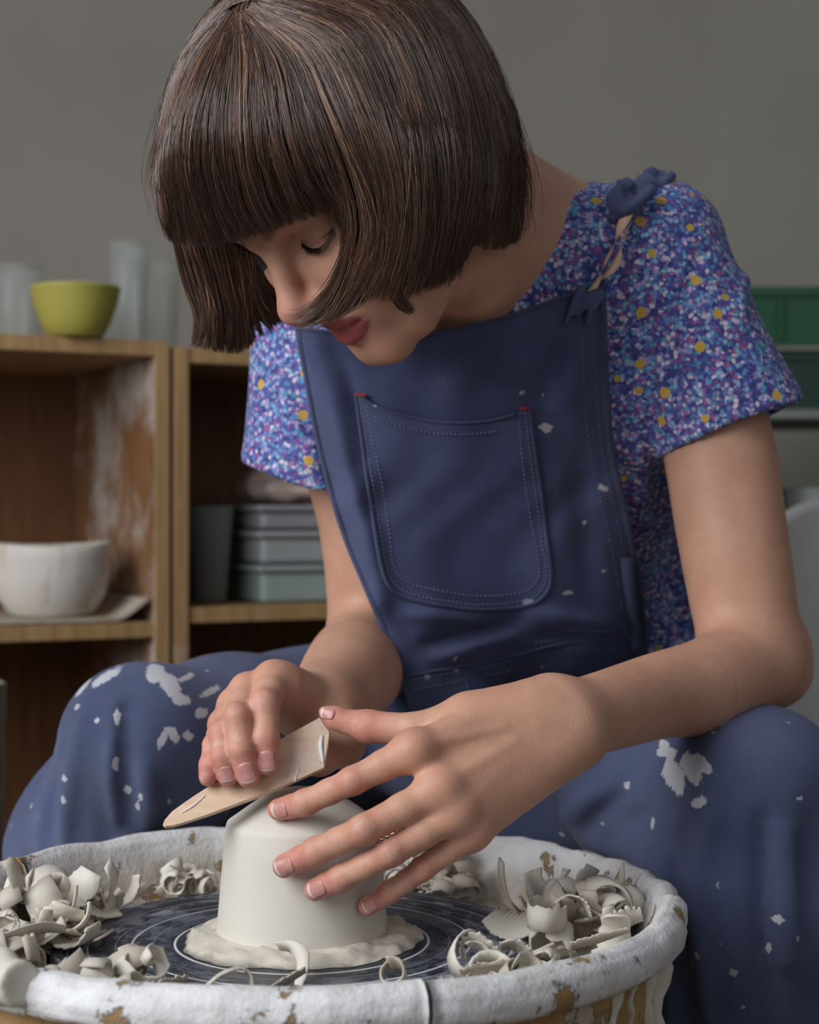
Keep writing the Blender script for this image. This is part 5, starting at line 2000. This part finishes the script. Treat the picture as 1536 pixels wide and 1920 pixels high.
right = su(0.008, [lock(p, r) for p, r in (
    ([(345, 330, 1.120), (362, 460, 1.140), (385, 560, 1.150), (384, 642, 1.150)], [16, 13, 10, 4]),
    ([(385, 380, 1.130), (398, 480, 1.150), (415, 570, 1.158), (412, 650, 1.158)], [16, 14, 11, 4]),
    ([(420, 400, 1.150), (432, 490, 1.165), (442, 580, 1.168), (446, 652, 1.168)], [16, 14, 11, 4]),
    ([(455, 420, 1.165), (462, 500, 1.175), (470, 570, 1.178), (478, 630, 1.178)], [16, 14, 11, 5]),
    ([(480, 450, 1.175), (490, 530, 1.185), (500, 580, 1.188), (520, 604, 1.185)], [16, 13, 10, 5]),
    ([(500, 450, 1.19), (512, 520, 1.195), (524, 565, 1.195), (540, 596, 1.19)], [16, 14, 11, 5]),
)])
HAIR = su(0.014, cap, fringe, left, back, right)
HAIR = disp(HAIR, lambda P: 0.0050 + 0.0012 * vnoise(P, 70, 41), 0.002)


def hair_mat(name, strand):
    t = NT(name)
    co = t.co()
    if strand:
        r = t.n('HairInfo').outputs['Random'] if False else t.at('tone')
        col = t.ramp(r, [(0.0, lin((48, 32, 26))), (0.35, lin((86, 60, 49))), (0.7, lin((120, 88, 70))), (1.0, lin((176, 138, 106)))])
        t.p(Base_Color=col, Roughness=0.36, Specular_IOR_Level=0.55)
    else:
        t.p(Base_Color=lin((44, 31, 28)), Roughness=0.6)
    return t.m


M_HAIRB = hair_mat('dark_brown_hair_mass', False)
M_HAIR = hair_mat('brown_hair_strands', True)
V, Q = mesh_sdf(HAIR, 0.0033, smooth=2)
hair = obj('hair', V, Q, M_HAIRB, person)


def strand_mesh(name, C, rad, tone, parent):
    """C: (n strands, m points, 3) -> slim three sided tubes in one mesh"""
    n, m, _ = C.shape
    T = np.gradient(C, axis=1)
    T /= np.linalg.norm(T, axis=2, keepdims=True) + 1e-12
    view = C - CAM
    view /= np.linalg.norm(view, axis=2, keepdims=True)
    A = np.cross(T, view)
    A /= np.linalg.norm(A, axis=2, keepdims=True) + 1e-12
    B = np.cross(T, A)
    taper = np.ones(m)
    taper[-4:] = [0.85, 0.65, 0.42, 0.12]
    w = rad[:, None, None] * taper[None, :, None]
    B = np.where((B * view).sum(2, keepdims=True) > 0, -B, B)
    ring = [C + w * A - w * 0.5 * B, C + w * 0.6 * B, C - w * A - w * 0.5 * B]
    V = np.stack(ring, 2).reshape(-1, 3)
    i = np.arange(n)[:, None, None] * (m * 3) + np.arange(m - 1)[None, :, None] * 3
    k = np.arange(2)[None, None, :]
    k2 = k + 1
    F = np.stack([i + k, i + k2, i + 3 + k2, i + 3 + k], -1).reshape(-1, 4)
    o = obj(name, V, F, M_HAIR, parent)
    attr(o, 'tone', np.repeat(tone, m * 3))
    o['kind'] = 'stuff'
    return o


def guide_set(guides, m=24):
    return np.array([spline(np.array(g, float), m) for g in guides])


def strands(G, n, off_lo, off_hi, m=18, jitter=7.0, rad=(0.00018, 0.00036), clump=0.6, depth=None, rng=None, tipvar=0.10):
    """n strands between neighbouring guide lines (photo pixels), laid on the hair surface"""
    rng = rng or RNG
    ng = len(G)
    u = rng.random(n) * (ng - 1)
    # gather into clumps
    cl = np.round(u * 7 + rng.normal(size=n) * 0.25)
    uc = cl / 7
    crs = np.random.default_rng(5)
    sway = crs.normal(size=400)[np.clip(cl, 0, 399).astype(int)]
    i = np.clip(u.astype(int), 0, ng - 2)
    s = np.linspace(0, 1, m)
    ln = 1.0 - tipvar * rng.random(n) ** 1.5
    st = 0.10 * rng.random(n) ** 2
    tt = st[:, None] + (ln - st)[:, None] * s[None, :]
    u2 = u[:, None] + (uc - u)[:, None] * clump * np.clip(s[None, :] * 1.3 - 0.2, 0, 1)
    u2 = np.clip(u2, 0, ng - 1 - 1e-6)
    ii = u2.astype(int)
    fu = (u2 - ii)[..., None]
    gi = np.clip(tt * (G.shape[1] - 1), 0, G.shape[1] - 1.001)
    g0 = gi.astype(int)
    fg = (gi - g0)[..., None]
    pt = lambda a: G[a, g0] * (1 - fg) + G[a, g0 + 1] * fg
    P = pt(ii) * (1 - fu) + pt(np.minimum(ii + 1, ng - 1)) * fu
    ph = rng.random((n, 1)) * 6.28
    amp = rng.normal(size=(n, 1)) * jitter
    P[..., 0] += (sway * jitter * 2.2)[:, None] * np.sin(np.pi * np.clip(s, 0, 1) * 0.8)[None] * s[None]
    P[..., 0] += amp * np.sin(s[None] * (2.0 + 2 * rng.random((n, 1))) + ph) * (0.3 + 0.7 * s[None])
    P[..., 1] += amp * 0.3 * np.cos(s[None] * 3 + ph)
    return P, s, u, cl


class DepthMap:
    """smoothed distance of a surface along the lines of sight of a block of photo pixels"""

    def __init__(s, A, x0, x1, y0, y1, st, end=1.4, blur=9):
        s.x0, s.y0, s.st = x0, y0, st
        xs, ys = np.arange(x0, x1 + 1, st), np.arange(y0, y1 + 1, st)
        gx, gy = np.meshgrid(xs, ys)
        W, miss = trace(A, gx, gy, 0.92, end, steps=60)
        D = W[:, 1].reshape(gx.shape)
        ok = ~miss.reshape(gx.shape)
        for _ in range(60):                    # spread the border outwards
            if ok.all():
                break
            Dp, op = np.pad(np.where(ok, D, 0), 1), np.pad(ok.astype(float), 1)
            sm = sum(Dp[1 + i:Dp.shape[0] - 1 + i, 1 + j:Dp.shape[1] - 1 + j] for i in (-1, 0, 1) for j in (-1, 0, 1))
            cn = sum(op[1 + i:op.shape[0] - 1 + i, 1 + j:op.shape[1] - 1 + j] for i in (-1, 0, 1) for j in (-1, 0, 1))
            new = ~ok & (cn > 0)
            D[new] = sm[new] / cn[new] + 0.0012
            ok |= new
        for _ in range(blur):
            Dp = np.pad(D, 1, mode='edge')
            D2 = sum(Dp[1 + i:Dp.shape[0] - 1 + i, 1 + j:Dp.shape[1] - 1 + j] for i in (-1, 0, 1) for j in (-1, 0, 1)) / 9
            D = np.minimum(D2, D + 0.0015)
        s.D = D

    def __call__(s, px, py):
        fx = np.clip((px - s.x0) / s.st, 0, s.D.shape[1] - 1.001)
        fy = np.clip((py - s.y0) / s.st, 0, s.D.shape[0] - 1.001)
        i, j = fx.astype(int), fy.astype(int)
        u, v = fx - i, fy - j
        D = s.D
        return D[j, i] * (1 - u) * (1 - v) + D[j, i + 1] * u * (1 - v) + D[j + 1, i] * (1 - u) * v + D[j + 1, i + 1] * u * v


DM_ALL = DepthMap(su(0.014, cap, fringe, left, back), 270, 1010, -100, 700, 5)
DM_RIGHT = DepthMap(right, 300, 580, 320, 700, 5)


def on_hair(P, off, surf=None, end=1.45):
    Y = (surf or DM_ALL)(P[..., 0], P[..., 1])
    Ys = Y.copy()
    for _ in range(2):
        Ys[:, 1:-1] = (Ys[:, :-2] + 2 * Ys[:, 1:-1] + Ys[:, 2:]) / 4
    stp = np.hypot(np.diff(P[..., 0], axis=1), np.diff(P[..., 1], axis=1)) / F_PX * 1.1
    for j in range(1, Ys.shape[1]):
        lim = 0.9 * stp[:, j - 1] + 0.001
        Ys[:, j] = np.clip(Ys[:, j], Ys[:, j - 1] - lim, Ys[:, j - 1] + lim)
    Ys = Ys - off
    return np.stack([(P[..., 0] - 768) / F_PX * Ys, Ys, CAM[2] - (P[..., 1] - 960) / F_PX * Ys], -1), None


def tones(n, u, rng=RNG):
    band = 0.5 + 0.5 * np.sin(u * 9.0 + 2 * np.sin(u * 3.7))
    return np.clip(0.30 + 0.26 * rng.normal(size=n) * 0.8 + 0.22 * (band - 0.5) + 0.35 * (rng.random(n) > 0.93), 0, 1)


G_MAIN = guide_set([
    [(425, 22), (350, 105), (312, 215), (299, 320), (312, 400), (326, 450)],
    [(430, 22), (366, 115), (328, 220), (318, 325), (338, 410), (350, 462)],
    [(434, 24), (385, 120), (352, 220), (348, 320), (368, 405), (385, 440), (398, 466)],
    [(438, 26), (408, 120), (385, 220), (385, 320), (405, 395), (422, 432), (436, 458)],
    [(442, 26), (430, 120), (420, 220), (425, 310), (444, 385), (460, 420), (474, 446)],
    [(446, 25), (458, 115), (460, 215), (470, 305), (492, 375), (508, 408), (522, 432)],
    [(450, 24), (490, 110), (505, 205), (522, 290), (545, 355), (562, 388), (578, 410)],
    [(456, 22), (528, 105), (556, 195), (582, 280), (608, 336), (628, 366), (650, 390)],
    [(462, 18), (560, 95), (602, 185), (638, 275), (664, 348), (678, 420), (670, 480), (646, 535)],
    [(470, 12), (590, 80), (640, 175), (674, 270), (696, 350), (702, 430), (692, 500), (664, 556)],
    [(480, 4), (625, 65), (682, 165), (718, 265), (740, 350), (744, 435), (732, 505), (704, 566)],
    [(500, -10), (665, 45), (728, 150), (766, 258), (785, 350), (785, 435), (772, 505), (750, 568)],
    [(535, -30), (705, 25), (775, 135), (812, 250), (826, 345), (822, 430), (808, 495), (792, 552)],
    [(590, -50), (750, 5), (822, 120), (856, 240), (866, 335), (858, 415), (846, 480), (832, 540)],
    [(650, -60), (790, -5), (862, 110), (894, 225), (905, 318), (893, 395), (878, 455), (862, 520)],
])
G_BACK = guide_set([
    [(690, -60), (800, -5), (868, 105), (902, 222), (914, 315), (908, 385), (898, 430), (890, 462)],
    [(720, -60), (822, 5), (890, 115), (926, 232), (938, 325), (932, 395), (925, 440), (915, 470)],
    [(750, -60), (845, 15), (910, 125), (948, 245), (962, 335), (957, 400), (950, 440), (940, 468)],
    [(780, -55), (862, 30), (925, 140), (962, 255), (975, 340), (971, 400), (967, 435), (962, 458)],
    [(790, -70), (872, 15), (935, 125), (966, 250), (977, 335), (973, 400), (969, 435), (963, 455)],
])
G_RIGHT = guide_set([
    [(306, 340), (324, 440), (350, 530), (374, 590), (366, 650)],
    [(326, 350), (346, 450), (368, 530), (385, 590), (373, 655)],
    [(352, 420), (372, 490), (395, 560), (400, 610), (398, 660)],
    [(385, 450), (405, 520), (422, 580), (426, 625), (425, 664)],
    [(415, 460), (432, 530), (446, 590), (450, 630), (452, 664)],
    [(440, 460), (455, 530), (466, 580), (470, 620), (476, 650)],
    [(462, 470), (474, 530), (484, 570), (498, 595), (515, 612)],
    [(475, 480), (486, 530), (498, 565), (512, 585), (535, 604)],
    [(482, 480), (496, 525), (510, 555), (528, 575), (550, 600)],
])
all_c, all_r, all_t = [], [], []


def add_strands(G, n, lo, hi, m, jit, rad, surf=None, clump=0.6, tipvar=0.15, end=1.45):
    P, s, u, cl = strands(G, n, lo, hi, m, jit, rad, clump, tipvar=tipvar)
    off = RNG.uniform(lo, hi, (n, 1)) + 0.0015 * np.sin(s[None] * 5 + u[:, None] * 20)
    C, miss = on_hair(P, off, surf, end)
    all_c.append(C)
    all_r.append(RNG.uniform(rad[0], rad[1], n))
    all_t.append(np.clip(tones(n, u) + 0.09 * np.random.default_rng(8).normal(size=400)[np.clip(cl, 0, 399).astype(int)], 0, 1))


M_PTS = 13

add_strands(G_MAIN, 11500, 0.0004, 0.0055, M_PTS, 5.0, (0.00018, 0.00036))
add_strands(G_BACK, 3800, 0.0004, 0.0045, M_PTS, 3.5, (0.00018, 0.00036))
add_strands(G_RIGHT, 3600, 0.0005, 0.0050, M_PTS, 4.0, (0.00018, 0.00036), DM_RIGHT)
G_TOP = guide_set([
    [(600, -70), (520, -60), (450, -20), (385, 45), (335, 125), (312, 215), (303, 300)],
    [(560, -50), (490, -35), (430, 0), (375, 60), (330, 140), (310, 230), (301, 330), (310, 410)],
    [(520, -20), (470, -15), (425, 10), (372, 75), (330, 155), (311, 245), (303, 340), (314, 400), (326, 450)],
    [(470, 0), (440, 8), (415, 25), (366, 85), (328, 165), (312, 255), (306, 345), (318, 410), (330, 460)],
])
add_strands(G_TOP, 2600, 0.0, 0.0055, M_PTS, 3.5, (0.00018, 0.00036))
G_CROWN = guide_set([
    [(470, 10), (540, 20), (640, 60), (720, 140), (770, 240)],
    [(480, -20), (580, -25), (690, 10), (790, 100), (840, 220)],
    [(520, -55), (640, -75), (760, -25), (850, 70), (900, 200)],
    [(560, -80), (680, -95), (800, -45), (885, 60), (938, 200)],
])
add_strands(G_CROWN, 2400, 0.0, 0.0045, M_PTS, 4.5, (0.00018, 0.00036))
G_PART = guide_set([
    [(415, -30), (402, 15), (388, 60), (368, 115)], [(440, -35), (428, 10), (418, 60), (408, 115)], [(465, -35), (450, 8), (442, 60), (446, 115)],
    [(490, -35), (470, 5), (470, 55), (486, 110)], [(515, -30), (495, 0), (505, 45), (535, 100)]])
add_strands(G_PART, 900, 0.0, 0.005, M_PTS, 4.0, (0.00020, 0.00034))
add_strands(G_MAIN, 1500, 0.004, 0.0075, M_PTS, 8.0, (0.00014, 0.00026), None, 0.2, 0.3)
add_strands(G_BACK, 400, 0.004, 0.0075, M_PTS, 8.0, (0.00014, 0.00026), None, 0.2, 0.3)
# flyaway hairs
add_strands(G_MAIN, 420, 0.003, 0.010, M_PTS, 16.0, (0.00010, 0.00018), None, 0.0, 0.3)
add_strands(G_BACK, 160, 0.003, 0.010, M_PTS, 16.0, (0.00010, 0.00018), None, 0.0, 0.3)
strand_mesh('hair_strands', np.concatenate(all_c), np.concatenate(all_r), np.concatenate(all_t), hair)

# strands over the sides and the back that face away from the camera
HV = np.array([v.co[:] for v in hair.data.vertices])
HN = np.array([v.normal[:] for v in hair.data.vertices])
vw = HV - CAM
vw /= np.linalg.norm(vw, axis=1)[:, None]
hh = (HV - HO) @ HR.T
pool = np.nonzero(((HN * vw).sum(1) > -0.22) & (hh[:, 1] > -0.015) & ((hh[:, 2] < 0.045) | ((hh[:, 0] < -0.04) & (hh[:, 1] > 0.05))) & (np.abs(hh[:, 0]) > 0.02) | ((HN * vw).sum(1) > 0.1) & (hh[:, 2] < 0.0) & (hh[:, 1] > -0.02))[0]
n = 4200
P0 = HV[RNG.choice(pool, n)]
C = [P0]
crown = CR + np.array([0.02, 0.03, 0.02])
P = P0.copy()
for k in range(8):
    e = 6e-4
    g = np.stack([HAIR.ev(P + np.eye(3)[a] * e) - HAIR.ev(P - np.eye(3)[a] * e) for a in range(3)], 1)
    g /= np.linalg.norm(g, axis=1)[:, None] + 1e-9
    d = P - crown
    d /= np.linalg.norm(d, axis=1)[:, None]
    d = d * 0.5 + np.array([0.10, 0.05, -0.75])
    d -= g * (d * g).sum(1)[:, None]
    d /= np.linalg.norm(d, axis=1)[:, None] + 1e-9
    P = P + d * 0.0075
    P = P - g * (HAIR.ev(P) + 0.0005 - 0.0016)[:, None]
    C.append(P.copy())
C = np.stack(C, 1)
C += RNG.normal(size=(n, 1, 3)) * 0.0008
strand_mesh('back_strands', C, RNG.uniform(0.00025, 0.0005, n), tones(n, RNG.random(n) * 14), hair)

# the loose lock swept across cheek and nose
G_WISP = np.array([spline([UP(*p) for p in g], 24) for g in (
    [(655, 395, 1.030), (650, 450, 1.040), (632, 510, 1.052), (600, 560, 1.066), (560, 590, 1.075), (532, 594, 1.080)],
    [(662, 400, 1.028), (658, 455, 1.038), (642, 515, 1.050), (612, 570, 1.065), (580, 598, 1.074), (548, 606, 1.080)],
    [(672, 405, 1.026), (668, 460, 1.036), (654, 520, 1.049), (626, 578, 1.064), (594, 606, 1.074), (560, 612, 1.080)],
    [(684, 410, 1.025), (682, 470, 1.034), (668, 530, 1.047), (640, 574, 1.062), (612, 598, 1.074), (584, 612, 1.080)],
    [(698, 420, 1.025), (697, 480, 1.033), (684, 530, 1.046), (664, 566, 1.058), (642, 586, 1.068), (618, 600, 1.075)],
    [(712, 430, 1.026), (712, 490, 1.033), (702, 530, 1.044), (688, 558, 1.055), (670, 572, 1.063), (650, 582, 1.070)],
)])
n = 400
u = RNG.random(n) ** 0.9 * (len(G_WISP) - 1)
i = np.clip(u.astype(int), 0, len(G_WISP) - 2)
f = (u - i)[:, None, None]
C = G_WISP[i] * (1 - f) + G_WISP[i + 1] * f
ln = 1.0 - 0.55 * RNG.random(n) ** 1.1
idx = np.linspace(0, 1, 20)[None] * ln[:, None] * 23
a = np.clip(idx.astype(int), 0, 22)
fr = (idx - a)[..., None]
ar = np.arange(n)[:, None]
C = C[ar, a] * (1 - fr) + C[ar, a + 1] * fr
w = np.linspace(0, 1, 20)[None, :, None]
C += RNG.normal(size=(n, 1, 3)) * 0.0014 * (0.4 + w) + np.array([0, -0.002, 0])
strand_mesh('loose_lock', C, RNG.uniform(0.00014, 0.00028, n), tones(n, u), hair)
# small tuft below the ear
G_T = np.array([spline([UP(*p) for p in g], 16) for g in (
    [(725, 480, 1.040), (735, 545, 1.050), (748, 575, 1.060), (770, 588, 1.070)], [(735, 480, 1.040), (748, 540, 1.048), (760, 568, 1.058), (775, 580, 1.068)])])
n = 120
f = RNG.random((n, 1, 1))
C = G_T[0][None] * (1 - f) + G_T[1][None] * f + RNG.normal(size=(n, 1, 3)) * 0.0012
strand_mesh('loose_lock', C, RNG.uniform(0.00014, 0.00028, n), tones(n, f[:, 0, 0]), hair)
